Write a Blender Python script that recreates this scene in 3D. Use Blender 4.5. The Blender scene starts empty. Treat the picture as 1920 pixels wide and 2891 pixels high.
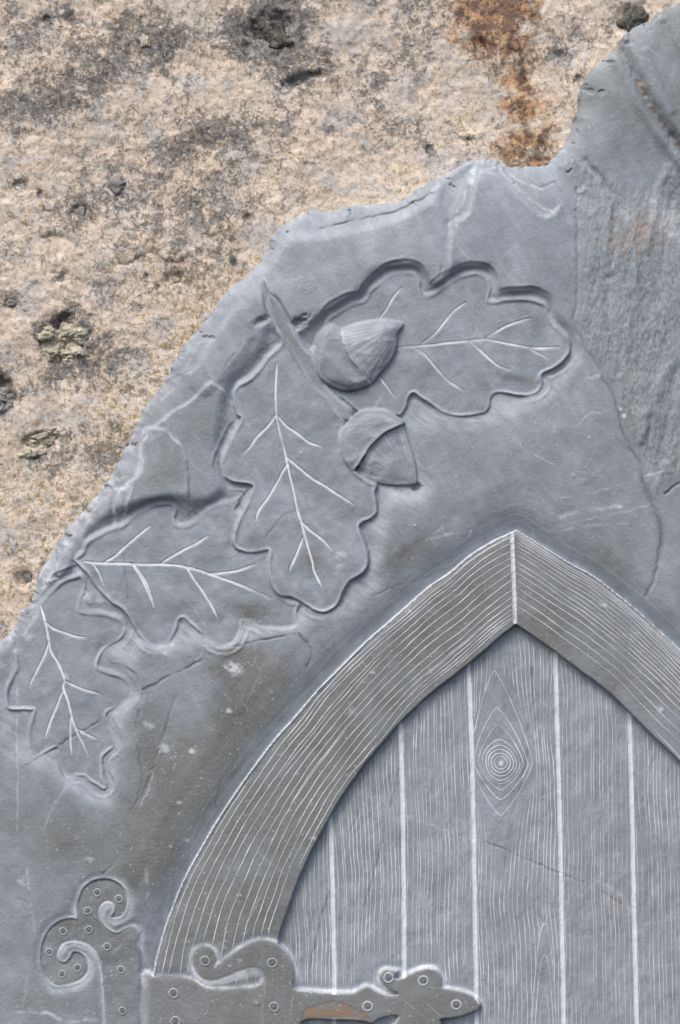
import bpy, bmesh, math, random
import numpy as np
from mathutils import Vector, noise as mnoise

random.seed(4)
SC = bpy.context.scene
COL = SC.collection
S = 0.00025            # one unit of the drawing grid, in metres
CX, CY = 960.0, 1445.5

# ------------------------------------------------------------------ camera, sky, sun, exposure
cam_data = bpy.data.cameras.new('camera')
cam = bpy.data.objects.new('camera', cam_data); COL.objects.link(cam)
DIST = 2.2
cam.location = (0, -DIST, 0)
cam.rotation_euler = (math.radians(90), 0, 0)
cam_data.sensor_fit = 'VERTICAL'; cam_data.sensor_height = 24.0; cam_data.sensor_width = 24.0
cam_data.lens = 24.0 * (DIST - 0.003) / (2891 * S)
cam_data.clip_start = 0.05; cam_data.clip_end = 100
SC.camera = cam

SUN_EL, SUN_AZ = math.radians(56), math.radians(214)     # azimuth, clockwise from +Y
world = bpy.data.worlds.new('World'); SC.world = world; world.use_nodes = True
wn = world.node_tree
bg = wn.nodes['Background']
sky = wn.nodes.new('ShaderNodeTexSky'); sky.sky_type = 'NISHITA'; sky.sun_disc = False
sky.sun_elevation = SUN_EL; sky.sun_rotation = SUN_AZ
sky.air_density = 1.0; sky.dust_density = 4.0; sky.ozone_density = 1.0
wn.links.new(sky.outputs[0], bg.inputs[0]); bg.inputs[1].default_value = 0.135
sd = bpy.data.lights.new('sun', 'SUN'); sd.energy = 1.2; sd.angle = math.radians(26); sd.color = (1.0, 0.955, 0.89)
so = bpy.data.objects.new('sun', sd); COL.objects.link(so)
d = Vector((math.sin(SUN_AZ) * math.cos(SUN_EL), math.cos(SUN_AZ) * math.cos(SUN_EL), math.sin(SUN_EL)))
so.rotation_euler = d.to_track_quat('Z', 'Y').to_euler()
so.location = d * 3
SC.view_settings.view_transform = 'Standard'; SC.view_settings.look = 'None'
SC.view_settings.gamma = 1.0; SC.view_settings.use_curve_mapping = False
SC.view_settings.exposure = 0.70
SC.render.engine = 'CYCLES'

# ------------------------------------------------------------------ noise and fields
RNG = np.random.RandomState(11)
TAB = RNG.rand(512, 512).astype(np.float32)
def vnoise(x, y, seed=0):
    x = x + seed * 37.3; y = y + seed * 91.7
    xi = np.floor(x).astype(np.int64); yi = np.floor(y).astype(np.int64)
    fx = (x - xi).astype(np.float32); fy = (y - yi).astype(np.float32)
    fx = fx * fx * fx * (fx * (fx * 6 - 15) + 10); fy = fy * fy * fy * (fy * (fy * 6 - 15) + 10)
    x0 = xi & 511; x1 = (xi + 1) & 511; y0 = yi & 511; y1 = (yi + 1) & 511
    a = TAB[y0, x0]; b = TAB[y0, x1]; c = TAB[y1, x0]; e = TAB[y1, x1]
    return (a + (b - a) * fx) * (1 - fy) + (c + (e - c) * fx) * fy - 0.5
def fbm(x, y, scale, oct=4, seed=0, ax=1.0, ay=1.0, ang=0.0):
    if ang:
        c, s = math.cos(ang), math.sin(ang)
        x, y = x * c + y * s, -x * s + y * c
    x = x / (scale * ax); y = y / (scale * ay)
    r = 0; a = 1.0; t = 0
    for k in range(oct):
        r = r + a * vnoise(x * 2 ** k, y * 2 ** k, seed + k * 3); t += a; a *= 0.5
    return r / t * 2
def sstep(a, b, x):
    t = np.clip((x - a) / (b - a), 0, 1)
    return t * t * (3 - 2 * t)

class Grid:
    def __init__(self, x0, x1, y0, y1, step, mx, my, cstep):
        def axis(lo, hi, m0, m1):
            g = [np.arange(lo, hi + step, step)]
            def outer(start, end, sgn):
                p = []; v = start; st = step
                while (v - end) * sgn < 0:
                    st = min(st * 1.25, cstep); v += sgn * st; p.append(v)
                return p
            L = outer(lo, m0, -1)[::-1]; R = outer(g[0][-1], m1, 1)
            return np.array(L + list(g[0]) + R)
        self.xs = axis(x0, x1, *mx); self.ys = axis(y0, y1, *my)
        self.X, self.Y = np.meshgrid(self.xs, self.ys)
        self.shape = self.X.shape
    def win(self, xa, xb, ya, yb):
        i0 = np.searchsorted(self.xs, xa); i1 = np.searchsorted(self.xs, xb)
        j0 = np.searchsorted(self.ys, ya); j1 = np.searchsorted(self.ys, yb)
        return slice(j0, j1), slice(i0, i1)
    def dist(self, pts, R, closed=False):
        D = np.full(self.shape, float(R), np.float32)
        n = len(pts)
        for k in range(n if closed else n - 1):
            ax, ay = pts[k]; bx, by = pts[(k + 1) % n]
            w = self.win(min(ax, bx) - R, max(ax, bx) + R, min(ay, by) - R, max(ay, by) + R)
            X = self.X[w]; Y = self.Y[w]
            if X.size == 0: continue
            dx, dy = bx - ax, by - ay; L = dx * dx + dy * dy + 1e-9
            t = np.clip(((X - ax) * dx + (Y - ay) * dy) / L, 0, 1)
            q = np.hypot(X - ax - t * dx, Y - ay - t * dy)
            D[w] = np.minimum(D[w], q)
        return D
    def sdf(self, pts, R=120):
        D = self.dist(pts, R, True)
        ins = np.zeros(self.shape, bool); n = len(pts)
        for k in range(n):
            ax, ay = pts[k]; bx, by = pts[(k + 1) % n]
            if ay == by: continue
            if ay > by: ax, ay, bx, by = bx, by, ax, ay
            j0 = np.searchsorted(self.ys, ay); j1 = np.searchsorted(self.ys, by)
            for j in range(j0, j1):
                xc = ax + (self.ys[j] - ay) / (by - ay) * (bx - ax)
                ins[j, :np.searchsorted(self.xs, xc)] ^= True
        return np.where(ins, D, -D)
    def sample(self, A, x, y):
        x = np.asarray(x, float); y = np.asarray(y, float)
        i = np.clip(np.searchsorted(self.xs, x) - 1, 0, len(self.xs) - 2)
        j = np.clip(np.searchsorted(self.ys, y) - 1, 0, len(self.ys) - 2)
        fx = np.clip((x - self.xs[i]) / (self.xs[i + 1] - self.xs[i]), 0, 1)
        fy = np.clip((y - self.ys[j]) / (self.ys[j + 1] - self.ys[j]), 0, 1)
        return (A[j, i] * (1 - fx) + A[j, i + 1] * fx) * (1 - fy) + (A[j + 1, i] * (1 - fx) + A[j + 1, i + 1] * fx) * fy
def blur(A, n=1, it=2):
    for _ in range(it):
        for ax in (0, 1):
            pad = [(0, 0), (0, 0)]; pad[ax] = (n + 1, n)
            c = np.cumsum(np.pad(A, pad, mode='edge'), axis=ax, dtype=np.float64)
            m = A.shape[ax]; w = 2 * n + 1
            A = ((np.take(c, range(w, w + m), axis=ax) - np.take(c, range(0, m), axis=ax)) / w)
    return A
def spline(pts, closed=False, seg=5):
    n = len(pts); out = []
    P = [np.array(p, float) for p in pts]
    for k in range(n if closed else n - 1):
        p1, p2 = P[k], P[(k + 1) % n]
        p0 = P[k - 1] if (closed or k) else 2 * p1 - p2
        p3 = P[(k + 2) % n] if (closed or k + 2 < n) else 2 * p2 - p1
        for i in range(seg):
            t = i / seg
            out.append(0.5 * ((2 * p1) + (-p0 + p2) * t + (2 * p0 - 5 * p1 + 4 * p2 - p3) * t * t + (-p0 + 3 * p1 - 3 * p2 + p3) * t ** 3))
    if not closed: out.append(P[-1])
    return [(float(a[0]), float(a[1])) for a in out]
# several drawing sheets, each with its own origin and scale, all in the slab's face plane
FR = {1: (800, 700, .574), 2: (550, 850, .4145), 3: (150, 1350, .4783), 4: (0, 1550, .3389), 5: (50, 2400, .5102),
      6: (800, 2600, .4145), 7: (1050, 1450, .5548), 8: (400, 1700, .5421), 9: (1100, 0, .523), 10: (700, 350, .6378),
      11: (0, 0, .574), 12: (0, 800, .3827), 13: (1150, 2150, .4911), 14: (1400, 700, .4235), 0: (0, 0, 1.2245), 15: (0, 0, 1.0)}
def T(f, pts):
    ox, oy, s = FR[f]
    return [(ox + x * s, oy + y * s) for x, y in pts]
def jag(pts, amp, step=12, seed=0):
    """resample a line and roughen it"""
    out = []; r = np.random.RandomState(seed)
    for k in range(len(pts) - 1):
        a = np.array(pts[k]); b = np.array(pts[k + 1]); L = np.hypot(*(b - a)); n = max(1, int(L / step))
        nrm = np.array([-(b - a)[1], (b - a)[0]]) / (L + 1e-6)
        for i in range(n):
            out.append(tuple(a + (b - a) * i / n + nrm * r.uniform(-amp, amp)))
    out.append(tuple(pts[-1])); return out

# ------------------------------------------------------------------ materials
def newmat(name):
    m = bpy.data.materials.new(name); m.use_nodes = True
    nt = m.node_tree; nt.nodes.clear()
    out = nt.nodes.new('ShaderNodeOutputMaterial'); b = nt.nodes.new('ShaderNodeBsdfPrincipled')
    nt.links.new(b.outputs[0], out.inputs[0])
    return m, nt, b
class NB:
    def __init__(s, nt):
        s.nt = nt
        g = nt.nodes.new('ShaderNodeNewGeometry')
        v = nt.nodes.new('ShaderNodeVectorMath'); v.operation = 'SCALE'; v.inputs['Scale'].default_value = 1 / S
        nt.links.new(g.outputs['Position'], v.inputs[0]); s.pos = v.outputs[0]
    def put(s, sock, v):
        if isinstance(v, (int, float)): sock.default_value = v
        elif isinstance(v, tuple): sock.default_value = v if len(v) == 4 or sock.type == 'VECTOR' else (*v, 1)
        else: s.nt.links.new(v, sock)
    def mul(s, vec):
        n = s.nt.nodes.new('ShaderNodeVectorMath'); n.operation = 'MULTIPLY'
        s.nt.links.new(s.pos, n.inputs[0]); n.inputs[1].default_value = vec; return n.outputs[0]
    def rot(s, ang, vec):
        n = s.nt.nodes.new('ShaderNodeMapping'); n.inputs['Rotation'].default_value = (0, ang, 0); n.inputs['Scale'].default_value = (1, 1, 1)
        s.nt.links.new(s.pos, n.inputs[0])
        m = s.nt.nodes.new('ShaderNodeVectorMath'); m.operation = 'MULTIPLY'
        s.nt.links.new(n.outputs[0], m.inputs[0]); m.inputs[1].default_value = vec; return m.outputs[0]
    def noise(s, size, detail=3, rough=0.55, vec=None, dist=0.0):
        n = s.nt.nodes.new('ShaderNodeTexNoise'); n.inputs['Scale'].default_value = 1.0 / size
        n.inputs['Detail'].default_value = detail; n.inputs['Roughness'].default_value = rough
        n.inputs['Distortion'].default_value = dist
        s.nt.links.new(vec if vec is not None else s.pos, n.inputs['Vector']); return n.outputs['Fac']
    def voro(s, size, feature='F1', out='Distance', vec=None):
        n = s.nt.nodes.new('ShaderNodeTexVoronoi'); n.feature = feature; n.inputs['Scale'].default_value = 1.0 / size
        s.nt.links.new(vec if vec is not None else s.pos, n.inputs['Vector']); return n.outputs[out]
    def ramp(s, v, a, b, lo=0.0, hi=1.0):
        n = s.nt.nodes.new('ShaderNodeMapRange'); n.interpolation_type = 'SMOOTHSTEP'
        s.put(n.inputs['Value'], v); s.put(n.inputs['From Min'], a); s.put(n.inputs['From Max'], b)
        s.put(n.inputs['To Min'], lo); s.put(n.inputs['To Max'], hi); return n.outputs[0]
    def m(s, op, a, b=0.0, c=None):
        n = s.nt.nodes.new('ShaderNodeMath'); n.operation = op
        s.put(n.inputs[0], a); s.put(n.inputs[1], b)
        if c is not None: s.put(n.inputs[2], c)
        return n.outputs[0]
    def mix(s, f, a, b, mode='MIX'):
        n = s.nt.nodes.new('ShaderNodeMix'); n.data_type = 'RGBA'; n.blend_type = mode
        s.put(n.inputs[0], f); s.put(n.inputs[6], a); s.put(n.inputs[7], b); return n.outputs[2]
    def attr(s, name):
        n = s.nt.nodes.new('ShaderNodeAttribute'); n.attribute_name = name; return n.outputs['Fac']
    def bump(s, h, dist, strength=1.0, nrm=None):
        n = s.nt.nodes.new('ShaderNodeBump'); n.inputs['Distance'].default_value = dist; n.inputs['Strength'].default_value = strength
        s.nt.links.new(h, n.inputs['Height'])
        if nrm is not None: s.nt.links.new(nrm, n.inputs['Normal'])
        return n.outputs[0]

def slate_material():
    m, nt, b = newmat('slate'); N = NB(nt)
    cut, chalk, rust, rough, dark = (N.attr(k) for k in ('cut', 'chalk', 'rust', 'rough', 'dark'))
    big = N.noise(260, 4, 0.6); mid = N.noise(60, 4, 0.6); fine = N.noise(7, 3, 0.7)
    streak = N.noise(30, 4, 0.65, N.rot(0.5, (1, 1, 0.22)))
    skin = N.mix(N.ramp(big, .35, .65), (.138, .145, .133), (.182, .192, .188))
    cutc = N.mix(N.ramp(mid, .3, .7), (.250, .284, .325), (.288, .325, .368))
    cutc = N.mix(N.ramp(streak, .46, .68, 0, .5), cutc, (.365, .405, .45))
    col = N.mix(N.m('ADD', cut, N.ramp(mid, .2, .8, -.12, .12)), skin, cutc)
    # rough crystalline zone on the right
    g1 = N.noise(7, 4, 0.75, N.mul((1, 1, .55))); g2 = N.noise(26, 4, 0.7, N.mul((1, 1, .35))); g3 = N.noise(70, 3, 0.6, N.mul((1, 1, .6)))
    rc = N.mix(N.ramp(g1, .42, .60), (.13, .165, .185), (.35, .38, .37))
    rc = N.mix(N.ramp(g2, .40, .62, 0, .5), rc, (.20, .235, .245))
    rc = N.mix(N.ramp(g3, .56, .7, 0, .45), rc, (.36, .30, .26))
    col = N.mix(N.m('MULTIPLY', rough, .68), col, rc)
    # fine grain
    col = N.mix(N.ramp(fine, .35, .7, .0, .16), col, (.40, .42, .44))
    col = N.mix(N.ramp(N.noise(14, 4, .75), .58, .74, 0, .25), col, (.12, .13, .14))
    # crystals and dust flecks
    v = N.voro(14); fl = N.ramp(v, .15, .24, 1, 0)
    sparse = N.ramp(N.noise(30, 4, .8), .47, .62)
    fl = N.m('MULTIPLY', fl, sparse)
    fl = N.m('MULTIPLY', fl, N.ramp(cut, 0, 1, .85, .18))
    col = N.mix(N.m('MULTIPLY', fl, .8), col, (.55, .57, .56))
    # hair scratches
    sc1 = N.ramp(N.noise(9, 2, .5, N.rot(0.9, (1, 1, .03))), .66, .74, 0, .28)
    sc2 = N.ramp(N.noise(8, 2, .5, N.rot(-0.45, (1, 1, .025))), .67, .75, 0, .28)
    col = N.mix(N.m('MULTIPLY', N.m('ADD', sc1, sc2), N.ramp(N.noise(160, 2), .45, .62)), col, (.48, .51, .54))
    # dark seams and painted acorn shade, rust, chalk and painted ridge highlights
    col = N.mix(dark, col, (.055, .06, .07))
    ro = N.mix(N.noise(12, 4, .7, N.mul((1, 1, .5))), (.30, .13, .045), (.36, .22, .12))
    col = N.mix(N.m('MULTIPLY', rust, N.ramp(N.noise(22, 4, .7), .3, .6, .35, 1)), col, ro)
    ck = N.m('MULTIPLY', chalk, N.ramp(N.noise(8, 3, .7), .28, .6, .5, 1.1))
    ck = N.m('MINIMUM', ck, 1.0)
    col = N.mix(ck, col, (.66, .69, .73))
    nt.links.new(col, b.inputs['Base Color'])
    b.inputs['Roughness'].default_value = .62
    b.inputs['Specular IOR Level'].default_value = .35
    h = N.m('ADD', N.m('MULTIPLY', N.noise(10, 4, .7), 1.0), N.m('MULTIPLY', N.noise(3.2, 2, .6), .35))
    hr = N.m('MULTIPLY', g1, N.m('MULTIPLY', rough, 1.1))
    h2 = N.m('MULTIPLY', N.noise(5, 3, .6, N.rot(0.9, (1, 1, .12))), .3)
    h = N.m('ADD', N.m('ADD', h, hr), h2)
    nt.links.new(N.bump(h, 1.7 * S, 1.0), b.inputs['Normal'])
    return m
def chalk_material(name='engraved_line', strong=1.0):
    m, nt, b = newmat(name); N = NB(nt)
    f = N.ramp(N.noise(9, 4, .75), .24, .46, .6, strong)
    f = N.m('MULTIPLY', f, N.ramp(N.noise(90, 2, .5), .25, .6, .75, 1.0))
    f = N.m('MULTIPLY', f, N.attr('press'))
    col = N.mix(f, (.235, .255, .285), (.70, .72, .74))
    nt.links.new(col, b.inputs['Base Color']); b.inputs['Roughness'].default_value = .8
    nt.links.new(N.bump(N.noise(4, 3, .7), 1.0 * S), b.inputs['Normal'])
    return m
def wall_material():
    m, nt, b = newmat('weathered_stone'); N = NB(nt)
    grime, rust, ochre, crack = (N.attr(k) for k in ('grime', 'rust', 'ochre', 'dark'))
    a = N.noise(85, 5, .62); c = N.noise(32, 5, .7)
    base = N.mix(N.ramp(a, .40, .60), (.71, .59, .475), (.67, .61, .55))
    base = N.mix(N.ramp(c, .42, .60, 0, .85), base, (.83, .70, .575))
    base = N.mix(N.ramp(N.noise(120, 4, .6), .50, .62, 0, .8), base, (.58, .56, .54))
    # tan grains
    base = N.mix(N.ramp(N.noise(14, 5, .85), .49, .60, 0, .72), base, (.36, .285, .185))
    # grey-black lichen speckle, denser where the grime field is high
    s1 = N.noise(24, 7, .85, dist=.3); s2 = N.noise(9, 5, .85); s3 = N.noise(60, 4, .7)
    th = N.m('SUBTRACT', .615, N.m('MULTIPLY', grime, .135))
    k = N.m('ADD', N.m('MULTIPLY', s1, .60), N.m('MULTIPLY', s2, .40))
    k = N.m('ADD', k, N.m('MULTIPLY', N.m('SUBTRACT', s3, .5), .22))
    gm = N.ramp(k, N.m('SUBTRACT', th, .04), N.m('ADD', th, .035))
    gcol = N.mix(N.ramp(N.noise(15, 4, .75), .40, .60), (.065, .065, .065), (.29, .28, .265))
    base = N.mix(N.m('MULTIPLY', gm, N.ramp(grime, .2, 1.1, .72, .93)), base, gcol)
    # pale crusts
    base = N.mix(N.m('MULTIPLY', N.ramp(N.noise(16, 5, .75), .57, .66), .6), base, (.74, .64, .56))
    # ochre lichen
    o = N.ramp(N.m('ADD', N.noise(16, 5, .8), N.m('MULTIPLY', ochre, .11)), .635, .675)
    base = N.mix(N.m('MULTIPLY', o, .8), base, (.33, .215, .06))
    # rust stain
    r1 = N.ramp(N.m('ADD', N.noise(34, 6, .75), N.m('MULTIPLY', rust, .36)), .56, .80)
    r1 = N.m('MULTIPLY', r1, N.ramp(rust, .05, .5))
    rcol = N.mix(N.ramp(N.m('ADD', N.noise(28, 5, .75), N.m('MULTIPLY', rust, .12)), .50, .64), (.52, .28, .10), (.10, .034, .018))
    base = N.mix(N.m('MULTIPLY', r1, .8), base, rcol)
    base = N.mix(crack, base, (.03, .026, .02))
    nt.links.new(base, b.inputs['Base Color'])
    b.inputs['Roughness'].default_value = .92; b.inputs['Specular IOR Level'].default_value = .2
    h = N.m('ADD', N.m('MULTIPLY', N.noise(24, 6, .8), 5.5), N.m('MULTIPLY', N.noise(8, 4, .8), 3.2))
    h = N.m('SUBTRACT', h, N.m('MULTIPLY', gm, 1.5))
    nt.links.new(N.bump(h, 1.0 * S, 1.0), b.inputs['Normal'])
    return m
def pebble_material(name, c1, c2, c3):
    m, nt, b = newmat(name); N = NB(nt)
    col = N.mix(N.ramp(N.noise(14, 4, .7), .38, .62), c1, c2)
    col = N.mix(N.ramp(N.noise(6, 4, .8), .52, .66), col, c3)
    nt.links.new(col, b.inputs['Base Color']); b.inputs['Roughness'].default_value = .7
    nt.links.new(N.bump(N.noise(9, 5, .75), 5 * S), b.inputs['Normal'])
    return m
MAT_SLATE = slate_material(); MAT_CHALK = chalk_material(); MAT_WALL = wall_material()

# ------------------------------------------------------------------ mesh builders
def to3(x, y, h):
    return ((x - CX) * S, -h * S, (CY - y) * S)
def link(name, me, parent=None, mats=()):
    o = bpy.data.objects.new(name, me); COL.objects.link(o)
    for m in mats: me.materials.append(m)
    if parent is not None:
        o.parent = parent
        if parent.type == 'EMPTY':
            o.matrix_parent_inverse.identity()
            # shapes are written in world coordinates: bring them into the root's frame
            off = parent.location
            n = len(me.vertices); co = np.empty(n * 3, np.float32); me.vertices.foreach_get('co', co)
            co = co.reshape(-1, 3) - np.array(off, np.float32); me.vertices.foreach_set('co', co.ravel())
        else:
            root = parent.parent if parent.parent is not None else parent
            off = root.location
            n = len(me.vertices); co = np.empty(n * 3, np.float32); me.vertices.foreach_get('co', co)
            co = co.reshape(-1, 3) - np.array(off, np.float32); me.vertices.foreach_set('co', co.ravel())
    me.update()
    return o
def raw_mesh(name, V, F4, attrs=None, extra=None, smooth=True):
    """V (n,3), F4 (m,4); extra = (V2, F2) chalk strips put into material slot 1"""
    nv = len(V); nf = len(F4); matidx = np.zeros(nf, np.int32)
    if extra is not None and len(extra[1]):
        V2, F2, P2 = extra
        F4 = np.vstack([F4, F2 + nv]); matidx = np.concatenate([matidx, np.ones(len(F2), np.int32)])
        V = np.vstack([V, V2])
    me = bpy.data.meshes.new(name)
    me.vertices.add(len(V)); me.vertices.foreach_set('co', np.asarray(V, np.float32).ravel())
    m = len(F4)
    me.loops.add(m * 4); me.loops.foreach_set('vertex_index', np.asarray(F4, np.int32).ravel())
    me.polygons.add(m); me.polygons.foreach_set('loop_start', np.arange(0, m * 4, 4, dtype=np.int32))
    try: me.polygons.foreach_set('loop_total', np.full(m, 4, np.int32))
    except Exception: pass
    me.polygons.foreach_set('use_smooth', np.full(m, smooth, bool))
    me.polygons.foreach_set('material_index', matidx)
    if attrs:
        for k, a in attrs.items():
            at = me.attributes.new(k, 'FLOAT', 'POINT')
            full = np.zeros(len(V), np.float32); full[:nv] = a; at.data.foreach_set('value', full)
    if extra is not None and len(extra[1]):
        at = me.attributes.new('press', 'FLOAT', 'POINT')
        full = np.ones(len(V), np.float32); full[nv:] = extra[2]; at.data.foreach_set('value', full)
    me.update(calc_edges=True); me.validate()
    return me
def cells_mesh(name, G, H, mask, fields, extra=None):
    jj, ii = np.nonzero(mask)
    W = G.shape[1]
    a = jj * W + ii; quads = np.stack([a, a + W, a + W + 1, a + 1], 1)
    u, inv = np.unique(quads.ravel(), return_inverse=True)
    x = G.X.ravel()[u]; y = G.Y.ravel()[u]; h = H.ravel()[u]
    V = np.stack([(x - CX) * S, -h * S, (CY - y) * S], 1)
    at = {k: f.ravel()[u] for k, f in fields.items()}
    return raw_mesh(name, V, inv.reshape(-1, 4), at, extra)
def ribbons(lines, G, H, lift=0.5):
    """each line = (points, width, press) draped over the carved face, slightly domed strip"""
    VV, FF, PP = [], [], []; base = 0
    for pts, wd, pr in lines:
        if len(pts) < 3: continue
        P = np.array(pts, float)
        d = np.gradient(P, axis=0); L = np.hypot(d[:, 0], d[:, 1]) + 1e-6
        nrm = np.stack([-d[:, 1] / L, d[:, 0] / L], 1)
        n = len(P); wd = np.broadcast_to(np.asarray(wd, float), (n,))
        for k, (o, lf) in enumerate(((-.5, 0.1), (0, 0.55), (.5, 0.1))):
            Q = P + nrm * (wd * o)[:, None]
            h = G.sample(H, Q[:, 0], Q[:, 1]) + lf + lift
            VV.append(np.stack([(Q[:, 0] - CX) * S, -h * S, (CY - Q[:, 1]) * S], 1))
            PP.append(np.broadcast_to(np.asarray(pr, float), (n,)))
        i = np.arange(n - 1)
        for r in (0, 1):
            FF.append(np.stack([base + r * n + i, base + (r + 1) * n + i, base + (r + 1) * n + i + 1, base + r * n + i + 1], 1))
        base += 3 * n
    if not VV: return np.zeros((0, 3)), np.zeros((0, 4), int), np.zeros(0)
    return np.vstack(VV), np.vstack(FF), np.concatenate(PP)
def resample(pts, step=5):
    P = np.array(pts, float); s = np.concatenate([[0], np.cumsum(np.hypot(*np.diff(P, axis=0).T))])
    n = max(3, int(s[-1] / step)); t = np.linspace(0, s[-1], n)
    return np.stack([np.interp(t, s, P[:, 0]), np.interp(t, s, P[:, 1])], 1), t

# ================================================================== THE WALL
GW = Grid(-60, 1980, -60, 1900, 5.0, (-2600, 4500), (-2200, 4800), 60)
X, Y = GW.X, GW.Y
wob = fbm(X, Y, 60, 4, 3)
Hw = -118 + 16 * fbm(X, Y, 420, 3, 1) + 7 * fbm(X, Y, 110, 4, 5) + 4 * fbm(X, Y, 34, 4, 9) + 2.2 * fbm(X, Y, 13, 2, 14)
def blob(G, x, y, rx, ry=None, ang=0.0, n=1.6, warp=.5, seed=0):
    ry = ry or rx
    R = 2.6 * max(rx, ry); w = G.win(x - R, x + R, y - R, y + R)
    f = np.zeros(G.shape, np.float32); XX = G.X[w] - x; YY = G.Y[w] - y
    if XX.size == 0: return f
    c, s = math.cos(ang), math.sin(ang)
    u = (XX * c + YY * s) / rx; v = (-XX * s + YY * c) / ry
    q = np.hypot(u, v) + warp * fbm(G.X[w], G.Y[w], max(8, .6 * min(rx, ry)), 4, 20 + seed)
    f[w] = np.exp(-np.clip(q, 0, 9) ** (2 * n)); return f
grime = np.clip(.30 + .75 * fbm(X, Y, 250, 4, 31, 1.3, .8, -.35) + .30 * fbm(X, Y, 70, 3, 33), 0, .9)
for i, (x, y, rx, ry, st) in enumerate([(790, 60, 90, 70, 1.1), (860, 150, 95, 45, .75), (840, 200, 60, 25, .9), (370, 90, 90, 45, .7), (470, 105, 50, 40, .6),
        (120, 265, 70, 45, .6), (230, 165, 70, 45, .45), (690, 130, 30, 40, .6), (660, 50, 40, 40, .5), (460, 420, 150, 60, .45), (350, 560, 120, 40, .5),
        (630, 370, 110, 30, .6), (420, 640, 130, 45, .4), (620, 560, 120, 60, .35), (1110, 40, 90, 60, .6), (1120, 170, 70, 50, .7), (930, 200, 120, 60, .4),
        (960, 340, 120, 60, .2), (1640, 100, 90, 60, .35), (1090, 300, 60, 60, .25), (1240, 330, 80, 60, .3), (1150, 590, 60, 30, .4), (150, 700, 100, 60, .25),
        (280, 1020, 90, 40, .35), (180, 1290, 90, 45, .5), (330, 1330, 70, 60, .4), (480, 1100, 60, 90, .3), (560, 700, 90, 60, .4), (40, 1550, 60, 40, .5), (100, 1480, 70, 50, .4)]):
    grime += st * .85 * blob(GW, x, y, rx * 1.15, ry * 1.15, -.3, 1.0, .8, i)
for i, (x, y, rx, ry, st) in enumerate([(1040, 70, 90, 40, .6), (620, 230, 60, 60, .35), (1330, 260, 120, 40, .5), (60, 900, 110, 70, .5), (60, 1190, 120, 60, .5), (260, 1160, 120, 40, .4), (700, 250, 60, 30, .4), (420, 230, 50, 40, .5), (90, 430, 60, 40, .5), (40, 1440, 50, 60, .4), (1700, 130, 60, 90, .35)]):
    grime -= st * blob(GW, x, y, rx, ry, -.2, 1.0, .6, 60 + i)
grime = np.clip(grime, 0, 1.25)
rustw = np.zeros(GW.shape)
rustw = .5 * blob(GW, 1470, 260, 130, 260, -.15, 1.0, .5, 88) + .3 * blob(GW, 1400, 60, 170, 100, 0, 1, .5, 87)
for i, (x, y, rx, ry, st) in enumerate([(1400, 5, 120, 70, 1.4), (1370, 80, 80, 60, 1.15), (1430, 40, 60, 60, 1.2), (1470, 110, 55, 60, .8), (1440, 60, 60, 50, .6), (1490, 215, 45, 60, .9), (1480, 290, 90, 65, .8), (1500, 390, 110, 70, .8), (1520, 440, 120, 40, .75), (1420, 350, 70, 60, .35), (30, 40, 90, 60, .28), (60, 180, 80, 60, .25), (0, 1740, 60, 50, .3), (620, 20, 60, 30, .2)]):
    rustw = np.maximum(rustw, st * blob(GW, x, y, rx, ry, 0, 1.0, .5, 90 + i))
ochre = np.clip(.5 + 1.0 * fbm(X, Y, 230, 3, 71), -.3, 1.1) * sstep(-100, 700, Y)
ochre += .5 * blob(GW, 500, 980, 60, 50) + .5 * blob(GW, 660, 480, 90, 60) + .5 * blob(GW, 820, 460, 60, 40)
darkw = np.zeros(GW.shape)
cr = spline(T(11, [(470, 1215), (500, 1250), (540, 1280), (600, 1278), (660, 1258), (695, 1235), (750, 1226), (800, 1262), (860, 1268), (910, 1245), (960, 1230)]))
dcr = GW.dist(jag(cr, 5, 11, 2), 16); Hw -= 5 * np.exp(-(dcr / 4) ** 2) * np.clip(.6 + 1.4 * fbm(X, Y, 40, 3, 620), 0, 1); darkw = np.maximum(darkw, .8 * np.clip(.6 + 1.4 * fbm(X, Y, 40, 3, 620), 0, 1) * np.exp(-(dcr / 2.8) ** 2))
for sgs, pl in enumerate([T(12, [(260, 2360), (290, 2200), (310, 2000), (290, 1900)]), T(11, [(180, 1150), (260, 1140), (330, 1160)]), T(11, [(240, 1330), (310, 1322)]), T(12, [(540, 680), (556, 760), (530, 800)])]):
    q = GW.dist(jag(pl, 4, 10, sgs), 12); Hw -= 4 * np.exp(-(q / 5) ** 2); darkw = np.maximum(darkw, .4 * np.exp(-(q / 2.5) ** 2))
pits = [(165, 958, 66, 60, 30), (98, 1250, 55, 26, 26), (2, 1100, 26, 40, 28), (215, 583, 20, 20, 12), (482, 778, 25, 20, 12), (155, 778, 14, 10, 6), (17, 847, 18, 16, 8),
        (58, 1635, 24, 24, 20), (1801, 31, 44, 44, 18), (760, 62, 60, 45, 22), (850, 205, 50, 16, 18), (700, 115, 20, 22, 12), (175, 885, 14, 6, 10), (88, 1285, 12, 10, 14),
        (1215, 405, 9, 14, 8), (1365, 105, 18, 16, 10), (170, 888, 18, 10, 12), (1330, 380, 10, 8, 6), (440, 800, 8, 8, 6), (407, 770, 8, 8, 8), (100, 535, 8, 8, 8), (35, 505, 16, 8, 8),
        (690, 600, 8, 6, 6), (655, 730, 7, 7, 6), (1640, 205, 14, 8, 8), (1590, 135, 14, 12, 9), (1515, 30, 10, 10, 8), (120, 35, 12, 10, 8), (190, 30, 12, 16, 8)]
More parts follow.
